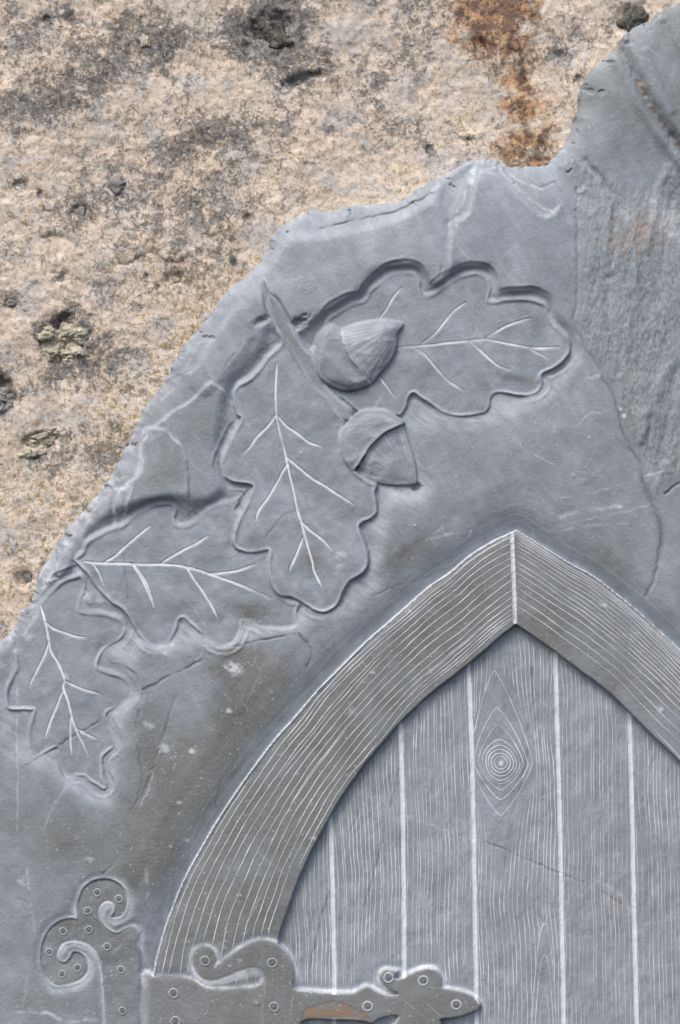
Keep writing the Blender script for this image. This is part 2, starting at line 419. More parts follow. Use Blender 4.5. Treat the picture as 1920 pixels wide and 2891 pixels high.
for i, (x, y, rx, ry, dp) in enumerate(pits):
    f = blob(GW, x, y, rx, ry, -.3, 2.2, .45, 120 + i); Hw -= dp * f
    if rx < 22 or dp > 20: grime += .9 * blob(GW, x, y, rx * 1.5, ry * 1.5, -.3, 1.2, .8, 120 + i)
wall_fields = dict(grime=grime, rust=rustw, ochre=ochre, dark=darkw)
wall = link('stone_wall', cells_mesh('stone_wall', GW, Hw, np.ones((GW.shape[0] - 1, GW.shape[1] - 1), bool), wall_fields), None, [MAT_WALL])
wall['label'] = 'rough cream stone wall with grey lichen speckles, ochre spots and a rust stain, behind the slate'
wall['category'] = 'wall'
M_CRYST = pebble_material('greenish_crystal', (.62, .56, .42), (.45, .41, .33), (.12, .11, .09))
M_GREY = pebble_material('grey_stone', (.20, .195, .185), (.29, .275, .25), (.40, .36, .31))
M_DARK = pebble_material('dark_stone', (.045, .045, .042), (.10, .10, .09), (.33, .28, .20))
def lump(bm, c, r, seed, flat=.6, sub=2, rg=.75):
    ret = bmesh.ops.create_icosphere(bm, subdivisions=sub, radius=1.0)
    for v in ret['verts']:
        n = mnoise.noise(v.co * 1.6 + Vector((seed * 3.1, seed, 7))) * rg + mnoise.noise(v.co * 4 + Vector((seed, 5, 1))) * rg * .4
        v.co *= 1 + n
        x, y, h = c[0] + v.co.x * r[0], c[1] + v.co.z * r[1], c[2] + v.co.y * r[0] * flat
        v.co = Vector(to3(x, y, h))
def wall_lump(name, parts, mat, label=None):
    bm = bmesh.new()
    for k, (x, y, rx, ry, flat) in enumerate(parts):
        h = float(GW.sample(Hw, x, y)) + min(rx, ry) * .15
        lump(bm, (x, y, h), (rx, ry), k + x * .01, flat, 3)
    bmesh.ops.recalc_face_normals(bm, faces=bm.faces)
    me = bpy.data.meshes.new(name); bm.to_mesh(me); bm.free()
    for p in me.polygons: p.use_smooth = True
    o = link(name, me, wall, [mat])
    if label: o['label'] = label
r = random.Random(8)
def cluster(cx, cy, rx, ry, n, ang=0):
    out = []
    for _ in range(n):
        a = r.uniform(0, 6.28); q = math.sqrt(r.random()); s = r.uniform(5, 17)
        u, v = q * rx * math.cos(a), q * ry * math.sin(a)
        out.append((cx + u * math.cos(ang) - v * math.sin(ang), cy + u * math.sin(ang) + v * math.cos(ang), s * r.uniform(.7, 1.8), s, .6))
    return out
wall_lump('crystal_cluster', cluster(165, 960, 60, 54, 95), M_CRYST, 'round pocket of pale green crystals in the stone')
wall_lump('crystal_cluster', cluster(100, 1248, 54, 20, 44, -.6), M_CRYST, 'narrow slanting pocket of grey green crystals')
wall_lump('crystal_cluster', cluster(2, 1125, 24, 40, 26), M_GREY)
wall_lump('embedded_pebble', [(215, 583, 17, 16, .2), (220, 573, 12, 10, .2)], M_GREY)
wall_lump('embedded_pebble', [(482, 780, 15, 13, .3), (474, 790, 10, 8, .3)], M_CRYST)
wall_lump('embedded_pebble', [(17, 847, 15, 12, .5)], M_GREY)
wall_lump('embedded_pebble', [(64, 1632, 16, 14, .5)], M_GREY)
wall_lump('embedded_pebble', [(1798, 30, 36, 34, .3), (1812, 20, 26, 24, .4), (1790, 50, 22, 18, .4)], M_DARK, 'dark mottled pebble beside the slate edge')
wall_lump('embedded_pebble', [(765, 70, 42, 34, .25), (740, 45, 30, 22, .3), (790, 95, 30, 20, .3)], M_DARK)  # dark lump set in the pit to stand for a dark cavity
wall_lump('embedded_pebble', [(402, 98, 15, 18, .3)], M_CRYST)
wall_lump('embedded_pebble', [(318, 508, 24, 20, .25)], M_GREY)

# ================================================================== THE CARVED SLATE
G = Grid(-12, 1932, -8, 2900, 2.5, (-260, 2560), (-150, 3200), 6)
X, Y = G.X, G.Y
outline = (T(15, [(-160, 3060), (-165, 2800), (-150, 2400), (-120, 2100), (-60, 1910)]) +
    T(4, [(0, 770), (60, 720), (120, 610), (160, 520), (240, 470), (262, 400), (270, 340)]) +
    T(12, [(250, 2240), (290, 2110), (370, 2000), (430, 1880), (510, 1790), (600, 1700), (680, 1590), (750, 1500), (830, 1380), (890, 1260), (950, 1160), (990, 1050),
           (1050, 930), (1120, 820), (1200, 730), (1260, 610), (1330, 480), (1420, 380), (1500, 280)]) +
    T(11, [(1100, 1440), (1180, 1370), (1280, 1280), (1320, 1190), (1380, 1110), (1440, 1070), (1500, 1048)]) +
    T(10, [(280, 378), (400, 367), (480, 355), (560, 347), (660, 341), (700, 325), (740, 290), (800, 250), (870, 225), (920, 185), (980, 155), (1050, 143), (1100, 150),
           (1150, 175), (1220, 182), (1300, 178), (1340, 162), (1375, 120)]) +
    T(9, [(940, 790), (980, 720), (1010, 620), (1040, 510), (1060, 420), (1110, 345), (1170, 300), (1240, 240), (1300, 160), (1400, 100), (1470, 55), (1568, 10)]) +
    T(15, [(2050, -30), (2300, -60), (2430, 400), (2400, 1500), (2440, 2600), (2380, 3060), (1200, 3100)]))
oj = jag(jag(spline(outline, True, 4) + [outline[0]], 4.0, 34, 6), 1.8, 8, 5)
sil = G.sdf(oj, 200)

H = 5 * fbm(X, Y, 330, 3, 40) + 1.6 * fbm(X, Y, 90, 4, 44) + .35 * fbm(X, Y, 22, 3, 47)
cut = np.clip(.74 + .3 * fbm(X, Y, 200, 3, 50), 0, 1)
chalk = np.zeros(G.shape); rustf = np.zeros(G.shape); dark = np.zeros(G.shape)

# worn, falling edge of the slab
ew = 55 + 35 * fbm(X, Y, 160, 3, 52)
H -= 30 * np.exp(-np.clip(sil, 0, 200) / ew)
H -= 8 * np.exp(-np.clip(sil, 0, 200) / 7)
# hump on the upper right
H += 26 * sstep(1560, 1760, X) * sstep(620, 250, Y)
def flake(pts, dh, w=8, warp=5, sc=40, ch=0.0, seed=0, smooth=3):
    """a cleaved layer: raises (or lowers) the face inside the outline by dh"""
    global H, chalk
    s = G.sdf(spline(pts, True, smooth), 90) + warp * fbm(X, Y, sc, 4, 55 + seed)
    H += dh * sstep(0, w, s) * (sstep(1640, 1500, X) if seed == 5 else 1)
    if ch: chalk = np.maximum(chalk, ch * np.exp(-((s - w * .6) / 3.5) ** 2) * np.clip(.5 + 1.2 * fbm(X, Y, 30, 3, 90 + seed), 0, 1))
flake(T(12, [(1030, 1150), (1070, 1120), (1080, 1060), (1220, 1060), (1300, 1130), (1370, 1230), (1400, 1400), (1410, 1600), (1410, 1850), (900, 1900), (820, 1700), (850, 1560), (880, 1510), (960, 1440), (1020, 1380), (1040, 1250)]), 6, 12, 4, 30, .4, 1)
flake(T(12, [(1030, 1080), (1130, 1040), (1190, 980), (1300, 900), (1400, 850), (1560, 700), (1750, 900), (1950, 1200), (1950, 1600), (1500, 1900), (900, 1900), (1000, 1300)]), 7, 14, 5, 30, .25, 2)
flake(T(12, [(1290, 650), (1400, 600), (1480, 500), (1560, 330), (1800, 100), (1900, 400), (1700, 700), (1500, 860), (1330, 700)]), 6, 30, 6, 40, .1, 3)
flake(T(10, [(-40, 660), (70, 610), (110, 540), (180, 470), (320, 470), (430, 445), (620, 400), (740, 345), (830, 300), (900, 400), (930, 700), (600, 850), (400, 1000), (200, 1200), (20, 1000)]), 8, 34, 3, 60, .0, 4)
flake(T(10, [(1010, 200), (1100, 200), (1160, 250), (1240, 330), (1320, 390), (1390, 350), (1440, 420), (1700, 420), (1700, 900), (1300, 950), (1000, 850), (880, 700), (890, 440), (960, 380)]), 10, 22, 2, 60, .22, 5)
flake(T(10, [(835, 320), (880, 240), (980, 160), (1020, 170), (990, 240), (960, 300), (930, 380), (885, 430), (840, 360)]), -5, 26, 3, 40, .15, 6)
flake(T(12, [(560, 1930), (640, 1700), (760, 1560), (830, 1600), (820, 1800), (700, 1900), (620, 1980)]), 6, 18, 4, 30, .25, 7)
flake(T(12, [(230, 2380), (330, 2180), (440, 2000), (520, 1900), (560, 2020), (480, 2160), (380, 2290), (300, 2420)]), 5, 14, 5, 24, .4, 8)
# the thicker rough layer at the right, and its lower chips
seam = T(14, [(540, -400), (545, 0), (548, 200), (545, 350), (525, 480), (555, 570), (600, 680), (680, 800), (720, 880), (780, 980), (810, 1080), (850, 1220), (900, 1340), (960, 1430), (990, 1560), (1030, 1670), (1070, 1760), (1100, 1850), (1110, 1940), (1090, 2080), (1060, 2220), (1010, 2320)])
rp = T(9, [(880, 900), (960, 760), (1100, 860), (1250, 960), (1430, 960), (1500, 800), (1620, 700), (1700, 900)]) + T(15, [(2500, 400), (2500, 1500), (2150, 1380)]) + T(14, [(1228, 1560), (1140, 1620), (1090, 1700)]) + seam[:17][::-1]
rs = G.sdf(rp, 120) + 7 * fbm(X, Y, 30, 4, 58)
rough = sstep(-8, 40, rs)
rn = fbm(X, Y, 26, 4, 60, .7, 2.2, .12)
H += rough * (2 + 2.6 * rn + 1.2 * fbm(X, Y, 9, 3, 61, .8, 1.6) + 5 * fbm(X, Y, 120, 3, 62, 1, 2, .15))
rough = rough * (.75 + .35 * fbm(X, Y, 90, 3, 63, 1, 2.2, .2))
# speckled, half rough band on the upper right shoulder
sh = G.dist(spline(T(9, [(1240, 250), (1310, 380), (1380, 520), (1440, 620), (1510, 720), (1600, 830), (1750, 1000)])), 60)
H -= 13 * np.exp(-(sh / 13) ** 2) * (1 + .4 * fbm(X, Y, 20, 3, 64))
H += 8 * np.exp(-((sh - 28) / 16) ** 2)
rough = np.maximum(rough, .85 * np.exp(-(sh / 14) ** 2)); rough = np.clip(rough, 0, 1)
dark = np.maximum(dark, .28 * np.exp(-(sh / 7) ** 2)); rustf = np.maximum(rustf, .35 * np.exp(-(sh / 8) ** 2) * (fbm(X, Y, 25, 3, 65) > .05))
for i, pl in enumerate([T(9, [(1380, 280), (1420, 380), (1460, 480), (1520, 600)]), T(9, [(1480, 130), (1530, 260), (1590, 380)])]):
    q = G.dist(spline(pl), 40); H += (-7 if i else 6) * np.exp(-(q / 12) ** 2)
chalk = np.maximum(chalk, .35 * blob(G, 1870, 610, 70, 50, .3, 1, 1.3, 3) + .2 * blob(G, 1700, 590, 50, 50, .3, 1, 1.3, 4))
rustf = np.maximum(rustf, .35 * blob(G, 1840, 640, 60, 40, .3, 1, 1.3, 5) + .3 * blob(G, 1770, 680, 50, 40, .3, 1, 1.3, 6))
H -= 2.5 * np.exp(-(G.dist(jag(seam, 3, 12, 3), 24) / 5) ** 2)
sdm = G.dist(jag(seam[:], 3, 12, 3), 30)
dark = np.maximum(dark, np.clip(.22 + .6 * fbm(X, Y, 60, 3, 66), 0, .8) * np.exp(-(sdm / 3.2) ** 2))
for i, (pl, amp_, wd_) in enumerate([(T(9, [(1010, 1120), (1015, 1050), (1050, 1020)]), 5, 6), (T(9, [(1060, 870), (1170, 1000), (1210, 1200), (1190, 1500)]), -5, 9), (T(9, [(1500, 900), (1440, 1100), (1400, 1350), (1420, 1560)]), 6, 12),
        (T(14, [(760, 200), (740, 420), (790, 640), (830, 820)]), -4, 10), (T(14, [(1180, 700), (1100, 900), (1020, 1080), (980, 1280)]), 8, 16), (T(14, [(1228, 800), (1170, 980), (1120, 1200), (1130, 1400)]), -6, 10), (T(14, [(900, 0), (930, 260), (880, 520), (960, 760)]), 4, 12)]):
    q = G.dist(jag(spline(pl), 3, 14, 700 + i), 50); H += amp_ * np.exp(-(q / wd_) ** 2) * np.clip(.7 + fbm(X, Y, 80, 3, 710 + i), 0, 1.4)
    if amp_ < 0: dark = np.maximum(dark, .30 * np.exp(-(q / 4) ** 2) * np.clip(.3 + 1.5 * fbm(X, Y, 50, 3, 720 + i), 0, 1))
low = G.dist(spline(seam[14:20]), 40); rough = np.maximum(rough, .9 * np.exp(-(low / 11) ** 2)); H -= 3 * np.exp(-(low / 14) ** 2); dark = np.maximum(dark, .35 * np.exp(-(low / 8) ** 2))

ec = np.exp(-np.clip(sil, 0, 200) / 26) * sstep(1000, 1500, Y) * (sil > 0)
chalk = np.maximum(chalk, .55 * ec * sstep(.0, .5, fbm(X, Y, 26, 4, 500)))
chalk = np.maximum(chalk, .35 * np.exp(-np.clip(sil, 0, 200) / 9) * (sil > 0) * sstep(.0, .4, fbm(X, Y, 40, 4, 501)))
chip = sstep(.15, .22, 1.0 * fbm(X, Y, 55, 4, 502) - np.clip(sil, 0, 200) / 130)
H -= 5 * chip * (sil > 0); chip2 = sstep(.1, .16, fbm(X, Y, 30, 4, 503) - np.clip(sil, 0, 200) / 60); H -= 5 * chip2 * (sil > 0)
# areas of untouched, darker skin
cut += .30 * sstep(1100, 500, Y)
cut -= .65 * sstep(1560, 1680, X) * sstep(520, 380, Y) * (1 + .5 * fbm(X, Y, 70, 4, 730, .6, 2, .4)); rough = np.maximum(rough, .45 * sstep(1560, 1700, X) * sstep(560, 400, Y) * np.clip(.3 + 1.2 * fbm(X, Y, 80, 4, 731, .5, 2.5, .4), 0, 1))
chalk = np.maximum(chalk, .20 * blob(G, 1000, 690, 330, 110, -.35, 1.2, .5, 530) * np.clip(.7 + .8 * fbm(X, Y, 50, 4, 531), 0, 1.2))
chalk = np.maximum(chalk, .16 * blob(G, 1500, 1180, 260, 110, .2, 1.2, .5, 532) * np.clip(.5 + .8 * fbm(X, Y, 50, 4, 533), 0, 1.2))
for i, (x, y, rx, ry, st, ang) in enumerate([(700, 2010, 190, 90, .95, -.6), (560, 2230, 130, 130, .9, -.6), (430, 2420, 110, 150, .8, 0), (700, 1880, 110, 60, .8, 0), (120, 2370, 130, 120, .45, 0), (200, 2650, 120, 120, .35, 0), (1160, 1560, 80, 50, .75, -.5),
        (1690, 1560, 90, 90, .5, 0), (1600, 1300, 160, 110, .3, 0), (930, 1590, 25, 25, .0, 0), (460, 1330, 55, 60, .6, 0), (560, 1180, 70, 90, .35, 0), (740, 900, 40, 60, .35, 0), (420, 2100, 60, 110, .5, 0), (1430, 1150, 100, 50, .25, 0), (1730, 1650, 60, 60, .3, 0), (120, 2840, 110, 60, .5, 0), (300, 2780, 60, 100, .3, 0), (1560, 150, 1, 1, 0, 0)]):
    cut -= st * blob(G, x, y, rx, ry, ang, 1.2, .5, 200 + i)
cut = np.clip(cut, 0, 1)

# ---------------- outlines of the carving
L1 = T(1, [(230, 345), (290, 305), (340, 275), (390, 265), (415, 245), (430, 215), (480, 170), (530, 135), (590, 122), (640, 125), (662, 160), (668, 200), (680, 232), (710, 238), (745, 225), (790, 190), (850, 155), (910, 132), (960, 128), (1000, 145),
           (1015, 180), (1012, 215), (1005, 258), (1040, 265), (1100, 255), (1180, 250), (1240, 260), (1290, 285), (1300, 330), (1320, 370), (1350, 400), (1390, 440), (1408, 480), (1402, 520), (1370, 560), (1320, 590), (1275, 610), (1265, 640), (1268, 680),
           (1240, 710), (1190, 722), (1130, 715), (1070, 705), (1035, 712), (1015, 740), (1010, 785), (985, 808), (920, 820), (850, 822), (780, 800), (720, 760), (670, 725), (640, 710), (615, 730), (600, 780), (575, 818), (530, 805), (490, 795), (430, 793),
           (380, 800), (340, 770), (300, 740), (260, 710), (220, 680), (180, 640), (150, 560), (165, 470), (200, 400)])
L2 = T(2, [(600, 240), (590, 300), (540, 350), (490, 400), (430, 480), (370, 540), (310, 570), (280, 600), (268, 650), (275, 710), (290, 770), (318, 795), (300, 850), (260, 930), (220, 1010), (185, 1090), (180, 1150), (200, 1190), (250, 1220), (310, 1235),
           (360, 1240), (400, 1260), (385, 1320), (350, 1400), (310, 1480), (285, 1540), (272, 1600), (270, 1660), (300, 1690), (360, 1705), (420, 1700), (480, 1690), (510, 1700), (510, 1780), (515, 1870), (530, 1940), (560, 1990), (600, 2005), (660, 2010),
           (720, 2040), (780, 2080), (840, 2110), (900, 2110), (950, 2080), (985, 2030), (1010, 1970), (1050, 1910), (1110, 1870), (1150, 1840), (1172, 1790), (1168, 1720), (1150, 1660), (1125, 1590), (1115, 1530), (1150, 1500), (1200, 1480), (1235, 1440),
           (1230, 1370), (1222, 1300), (1230, 1260), (1180, 1235), (1120, 1190), (1080, 1160), (1030, 1080), (1000, 1000), (990, 900), (1010, 840), (950, 740), (880, 640), (800, 560), (740, 450), (700, 380), (660, 330)])
L3 = T(3, [(130, 480), (175, 440), (190, 400), (230, 365), (290, 335), (350, 305), (410, 285), (460, 240), (520, 195), (580, 165), (640, 150), (695, 150), (715, 190), (708, 240), (720, 285), (760, 295), (810, 280), (860, 240), (920, 190), (980, 160),
           (1030, 150), (1085, 145), (1060, 190), (1085, 230), (1075, 290), (1060, 350), (1070, 400), (1120, 430), (1190, 435), (1265, 430), (1275, 500), (1280, 580), (1300, 640), (1330, 700), (1390, 740), (1440, 750), (1430, 800), (1425, 870), (1370, 885),
           (1290, 885), (1220, 865), (1150, 840), (1110, 845), (1105, 900), (1080, 960), (1030, 995), (980, 995), (930, 965), (870, 910), (810, 860), (770, 820), (735, 835), (720, 890), (690, 950), (650, 990), (600, 1000), (550, 975), (500, 920), (460, 850),
           (430, 790), (390, 755), (340, 730), (280, 670), (230, 610), (190, 550), (150, 510)])
L4 = T(4, [(400, 390), (440, 350), (490, 300), (550, 262), (610, 245), (665, 232), (690, 290), (690, 350), (660, 420), (645, 510), (700, 535), (780, 545), (860, 552), (930, 570), (990, 600), (1030, 650), (1030, 700), (990, 750), (920, 795), (860, 840),
           (825, 890), (805, 950), (810, 1000), (870, 1030), (940, 1045), (1010, 1075), (1060, 1110), (1090, 1160), (1095, 1210), (1070, 1255), (1010, 1300), (950, 1330), (890, 1360), (870, 1400), (885, 1460), (910, 1530), (935, 1600), (940, 1650),
           (890, 1690), (845, 1730), (835, 1790), (840, 1860), (855, 1920), (880, 1990), (850, 2000), (800, 1970), (740, 1930), (700, 1895), (650, 1890), (580, 1895), (540, 1890), (510, 1840), (495, 1770), (492, 1690), (480, 1655), (430, 1670), (370, 1700),
           (310, 1735), (260, 1700), (235, 1620), (240, 1500), (265, 1420), (285, 1340), (230, 1340), (120, 1340), (60, 1320), (50, 1200), (90, 1080), (130, 1000), (120, 900), (150, 800), (220, 700), (290, 600), (320, 480)])
TW = T(2, [(470, -140), (500, -60), (560, 0), (620, 100), (680, 200), (735, 310), (800, 370), (850, 480), (900, 580), (980, 670), (1060, 740), (1045, 800), (960, 750), (890, 650), (800, 570), (740, 470), (690, 380), (640, 300), (590, 220), (540, 130), (495, 50), (480, -40)])
CUP1 = T(1, [(285, 405), (240, 375), (205, 390), (175, 430), (160, 520), (165, 590), (185, 640), (240, 680), (310, 700), (370, 690), (430, 662), (370, 592), (322, 530), (296, 460)])
NUT1 = T(1, [(287, 405), (330, 380), (380, 365), (480, 350), (545, 358), (590, 372), (560, 420), (552, 500), (512, 572), (470, 620), (430, 662), (370, 592), (322, 530), (296, 460)])
CUP2 = T(2, [(1100, 770), (1160, 742), (1280, 740), (1350, 770), (1425, 825), (1380, 855), (1310, 885), (1240, 940), (1185, 1000), (1155, 1050), (1110, 1120), (1080, 1150), (1040, 1110), (1000, 1020), (990, 930), (1010, 870), (1060, 810)])
NUT2 = T(2, [(1420, 860), (1450, 940), (1480, 1030), (1500, 1100), (1508, 1170), (1505, 1240), (1430, 1252), (1340, 1250), (1250, 1235), (1170, 1200), (1110, 1165), (1150, 1080), (1190, 1000), (1240, 945), (1310, 890), (1380, 860)])
CARVE = T(0, [(x / 1.2245, y / 1.2245) for x, y in T(1, [(60, 400), (110, 350), (200, 290), (280, 235), (350, 190), (400, 140), (450, 90), (520, 62), (600, 60), (680, 68), (730, 110), (760, 150), (800, 105), (870, 72), (950, 55), (1030, 62), (1065, 110), (1090, 185), (1160, 190), (1240, 170), (1310, 205), (1350, 260), (1380, 330), (1440, 400)])] + [(1345, 800), (1345, 850), (1300, 910), (1240, 960),
              (1160, 990), (1080, 1010), (1010, 1000), (985, 1030), (1000, 1080), (1010, 1140), (970, 1180), (920, 1190), (900, 1240), (890, 1300), (880, 1370), (830, 1420), (760, 1440), (700, 1460), (620, 1480), (540, 1500), (460, 1510), (400, 1525),
              (340, 1515), (325, 1560), (335, 1620), (290, 1670), (290, 1720), (280, 1800), (262, 1870), (200, 1865), (140, 1830), (110, 1795), (60, 1775), (0, 1750), (-40, 1650), (-40, 1500), (30, 1420), (100, 1340), (150, 1300), (175, 1230), (235, 1180),
              (320, 1148), (400, 1135), (470, 1140), (500, 1115), (485, 1050), (488, 980), (510, 890), (540, 845), (580, 800), (605, 755), (625, 740), (660, 770)])
sL = {k: G.sdf(spline(v, True), 120) for k, v in dict(l1=L1, l2=L2, l3=L3, l4=L4, tw=TW, c1=CUP1, n1=NUT1, c2=CUP2, n2=NUT2).items()}
sC = G.sdf(spline(CARVE, True), 120) + 5 * fbm(X, Y, 45, 3, 70)
cloud = np.clip(fbm(X, Y, 34, 4, 510, .6, 2.2, -.9) + .15, 0, 1) * sstep(-10, 40, sC)
chalk = np.maximum(chalk, .22 * cloud)
raised = sL['l1']
for k in sL: raised = np.maximum(raised, sL[k])
do = np.clip(-raised, 0, 120); di = np.clip(sC, 0, 120)
t = do / (do + di + 1e-3)
dep = 19 + 5 * fbm(X, Y, 150, 2, 72)
for (x, y, rx, ry, a_, st) in [(1010, 790, 150, 60, -.6, 20), (1150, 735, 130, 40, 0, 22), (1380, 745, 140, 40, 0, 20), (1520, 800, 80, 40, .4, 14), (650, 1080, 50, 90, .4, 18), (605, 1290, 40, 90, .1, 16), (900, 880, 60, 40, -.7, 14), (480, 1400, 150, 40, 0, -8), (1040, 1390, 90, 60, 0, 3)]:
    dep = dep + .36 * st * blob(G, x, y, rx, ry, a_, 1, .3, 400)
gyC = np.gradient(blur(sC, 3, 1), axis=0) / np.gradient(G.ys)[:, None]
rim = 30 + 50 * np.clip(-gyC, 0, 1)
rim = blur(rim, 6, 2)
trough = np.where(sC > 0, -dep * (1 - t ** 1.4) * sstep(0, 1, sC / rim), 0)
H = H * (1 - sstep(-10, 70, sC)) + blur(trough, 3, 2) + sstep(0, 30, sC) * 1.6 * fbm(X, Y, 30, 3, 74, .5, 2.6, -.9)
cm = sstep(-25, 45, sC + 26 * fbm(X, Y, 70, 4, 75) + 8 * fbm(X, Y, 14, 3, 76, .6, 3, -.9))
cut = cut * (1 - cm) + np.clip(.85 + .4 * fbm(X, Y, 60, 3, 76), 0, 1.1) * cm
chalk = np.maximum(chalk, .16 * np.exp(-((do - 10) / 14) ** 2) * (do > 0) * cm * np.clip(.25 + 1.5 * fbm(X, Y, 55, 3, 78), 0, 1))
# little sharp gouges and the ledge above the twig
for i, (x, y, rx, ry, a, dp) in enumerate([(838, 915, 34, 13, -.6, 20), (806, 1008, 15, 13, -.8, 16), (1140, 924, 8, 5, 0, 10), (1175, 1376, 14, 10, 0, 14), (940, 1080, 44, 10, .15, 18), (1010, 1322, 30, 8, .9, 12), (950, 1235, 40, 14, -.7, 12), (740, 905, 24, 9, -.5, 10), (223, 1580, 10, 10, 0, 10)]):
    H -= dp * blob(G, x, y, rx, ry, a, 1.2, .5, 220 + i)

labels = np.zeros(G.shape, np.int32)
def raise_part(key, lab, level, edge=7, roll=6, und=4.0, dome=None, seed=0, ch=.3, lip=0.0, bevel=0.0):
    global H, labels, chalk, cut
    s = sL[key] + 1.2 * fbm(X, Y, 14, 3, 80 + seed) + 2.4 * fbm(X, Y, 42, 3, 81 + seed) * (lip > 0)
    sp = np.clip(s, 0, 200)
    Hp = level - roll * np.exp(-sp / 24) + und * fbm(X, Y, 85, 3, 84 + seed) + .4 * fbm(X, Y, 24, 3, 87 + seed)
    if lip: Hp = Hp + 1.15 * lip * np.exp(-(sp / 5.0) ** 2) * np.clip(.7 + 1.1 * fbm(X, Y, 90, 3, 89 + seed), .2, 1.3)
    if dome is not None: Hp = Hp + dome
    e = edge
    if bevel:
        gy = np.gradient(blur(s, 2, 1), axis=0) / np.gradient(G.ys)[:, None]
        e = edge + bevel * np.clip(gy + .15, 0, 1); e = blur(e, 2, 2)
    w = sstep(-1, 0, s / e)
    if lip:     # a second, broken groove and ridge outside the outline
        q2 = s + e + 9 + 5 * fbm(X, Y, 60, 3, 560 + seed)
        br = np.clip(.3 + 1.6 * fbm(X, Y, 110, 3, 570 + seed), 0, 1) * (labels == 0)
        H = H + br * (2.6 * np.exp(-((q2 + 7) / 5) ** 2) - 2.2 * np.exp(-(q2 / 4) ** 2))
    H = H * (1 - w) + Hp * w
    labels = np.where(s > -np.minimum(e * .6, 9), lab, labels)
    c = ch * np.exp(-((s - 2) / 4.0) ** 2) * np.clip(.35 + 1.4 * fbm(X, Y, 50, 3, 95 + seed), 0, 1)
    if bevel: c = np.maximum(c, .10 * sstep(-1, -.3, s / e) * (s < 0))
    chalk = np.where(s > -e, c, chalk)
    cut = np.where(s > 0, np.clip(.86 + .28 * fbm(X, Y, 75, 4, 97 + seed), 0, 1.1), cut)
def acorn_dome(a, b, hgt, R):
    u = np.maximum(sL[a], sL[b]); u = np.clip(u, 0, 200)
    # fill the seam between the two outlines
    bridge = sstep(-9, 0, sL[a]) * sstep(-9, 0, sL[b]) * 60
    u = np.maximum(u, np.where(bridge > 5, np.clip(sL[a], -60, 200) * 0 + np.maximum(u, 8), u))
    poly = ACU[a]
    q = np.clip(G.sdf(spline(poly, True), 120), 0, 200)
    q = blur(np.clip(q / R, 0, 1), 3, 2)
    return hgt * np.sqrt(np.clip(1 - (1 - q) ** 2, 0, 1))
ACU = {'c1': CUP1[:11] + NUT1[:11][::-1][0:0] + [CUP1[10]] + NUT1[1:10][::-1] , 'c2': CUP2[:5] + NUT2[0:11] + CUP2[11:]}
ACU['c1'] = CUP1[:11] + NUT1[1:10][::-1]
# names of the parts by label
raise_part('l4', 4, -14, seed=1, roll=3, und=4, lip=4.5, bevel=13)
raise_part('l3', 3, -11, seed=2, roll=3, und=4.5, lip=4.5, bevel=15)
raise_part('l1', 1, -10, seed=3, roll=3, und=4, lip=4.5, bevel=16)
raise_part('l2', 2, -4, seed=4, roll=3, und=4.5, lip=4.5, bevel=13)
tw_q = np.clip(sL['tw'] / 15, 0, 1)
raise_part('tw', 5, -3 - 4 * sstep(900, 1150, Y), edge=12, roll=0, und=2, dome=3 * np.sqrt(1 - (1 - tw_q) ** 2) * sstep(1250, 850, Y), seed=5, ch=.3)
d1 = acorn_dome('c1', 'n1', 32, 74); d2 = acorn_dome('c2', 'n2', 14, 60)
raise_part('c1', 6, -8, edge=5, roll=0, und=1.5, dome=np.minimum(d1, 15 + .25 * d1), seed=6, ch=.12)
raise_part('n1', 7, -8, edge=3, roll=0, und=1.0, dome=d1, seed=7, ch=.30)
raise_part('n2', 9, -14, edge=3, roll=0, und=1.0, dome=d2, seed=9, ch=.30)
raise_part('c2', 8, -8, edge=4, roll=0, und=1.5, dome=np.minimum(d2, 8 + .3 * d2) + 4, seed=8, ch=.2)
# grain of the nuts: file strokes towards the tip
for key, tip, base, lab in (('n1', (1135, 912), (985, 1000), 7), ('n2', (1172, 1370), (1075, 1260), 9), ('c2', (1140, 1190), (1000, 1320), 8)):
    a = np.arctan2(Y - tip[1], X - tip[0]); rr = np.hypot(X - tip[0], Y - tip[1])
    H = np.where(sL[key] > 3, H + .5 * fbm(a * 260, rr, 16, 2, 100 + lab, .5, 6), H)
cut = np.where(sL['tw'] > 0, .35 + .55 * sstep(900, 1080, Y), cut)
H = np.where(sL['tw'] > 1, H + 1.5 * fbm(X, Y, 9, 3, 515, .8, 7, -.55), H)
for key, tip in (('n1', (1135, 912)), ('n2', (1172, 1370)), ('c2', (1240, 1120))):
    a = np.arctan2(Y - tip[1], X - tip[0]); rr = np.hypot(X - tip[0], Y - tip[1])
    st_ = np.clip(fbm(a * 230, rr, 14, 3, 600, .5, 9), 0, 1)
    chalk = np.where(sL[key] > 0, np.maximum(chalk, .5 * st_ * (1 if key[0] == 'n' else .5)), chalk)
    fac = np.abs(fbm(X, Y, 60, 2, 604)) * 4 + np.abs(fbm(X, Y, 34, 1, 606)) * 2
    H = np.where(sL[key] > 0, H - fac * sstep(0, 14, sL[key]), H)
H = np.where(sL['c1'] > 0, H - np.abs(fbm(X, Y, 60, 2, 608)) * 7 * sstep(0, 14, sL['c1']), H)
jn = G.dist(T(1, [(287, 405), (296, 460), (322, 530), (370, 592), (430, 662)]), 12)
chalk = np.maximum(chalk, .75 * np.exp(-(jn / 3.5) ** 2) * np.clip(.6 + fbm(X, Y, 16, 3, 516), 0, 1)); H -= 2.5 * np.exp(-(jn / 4) ** 2)
jn = G.dist(T(2, [(1110, 1165), (1150, 1080), (1190, 1000), (1240, 945), (1310, 890), (1400, 850)]), 12)
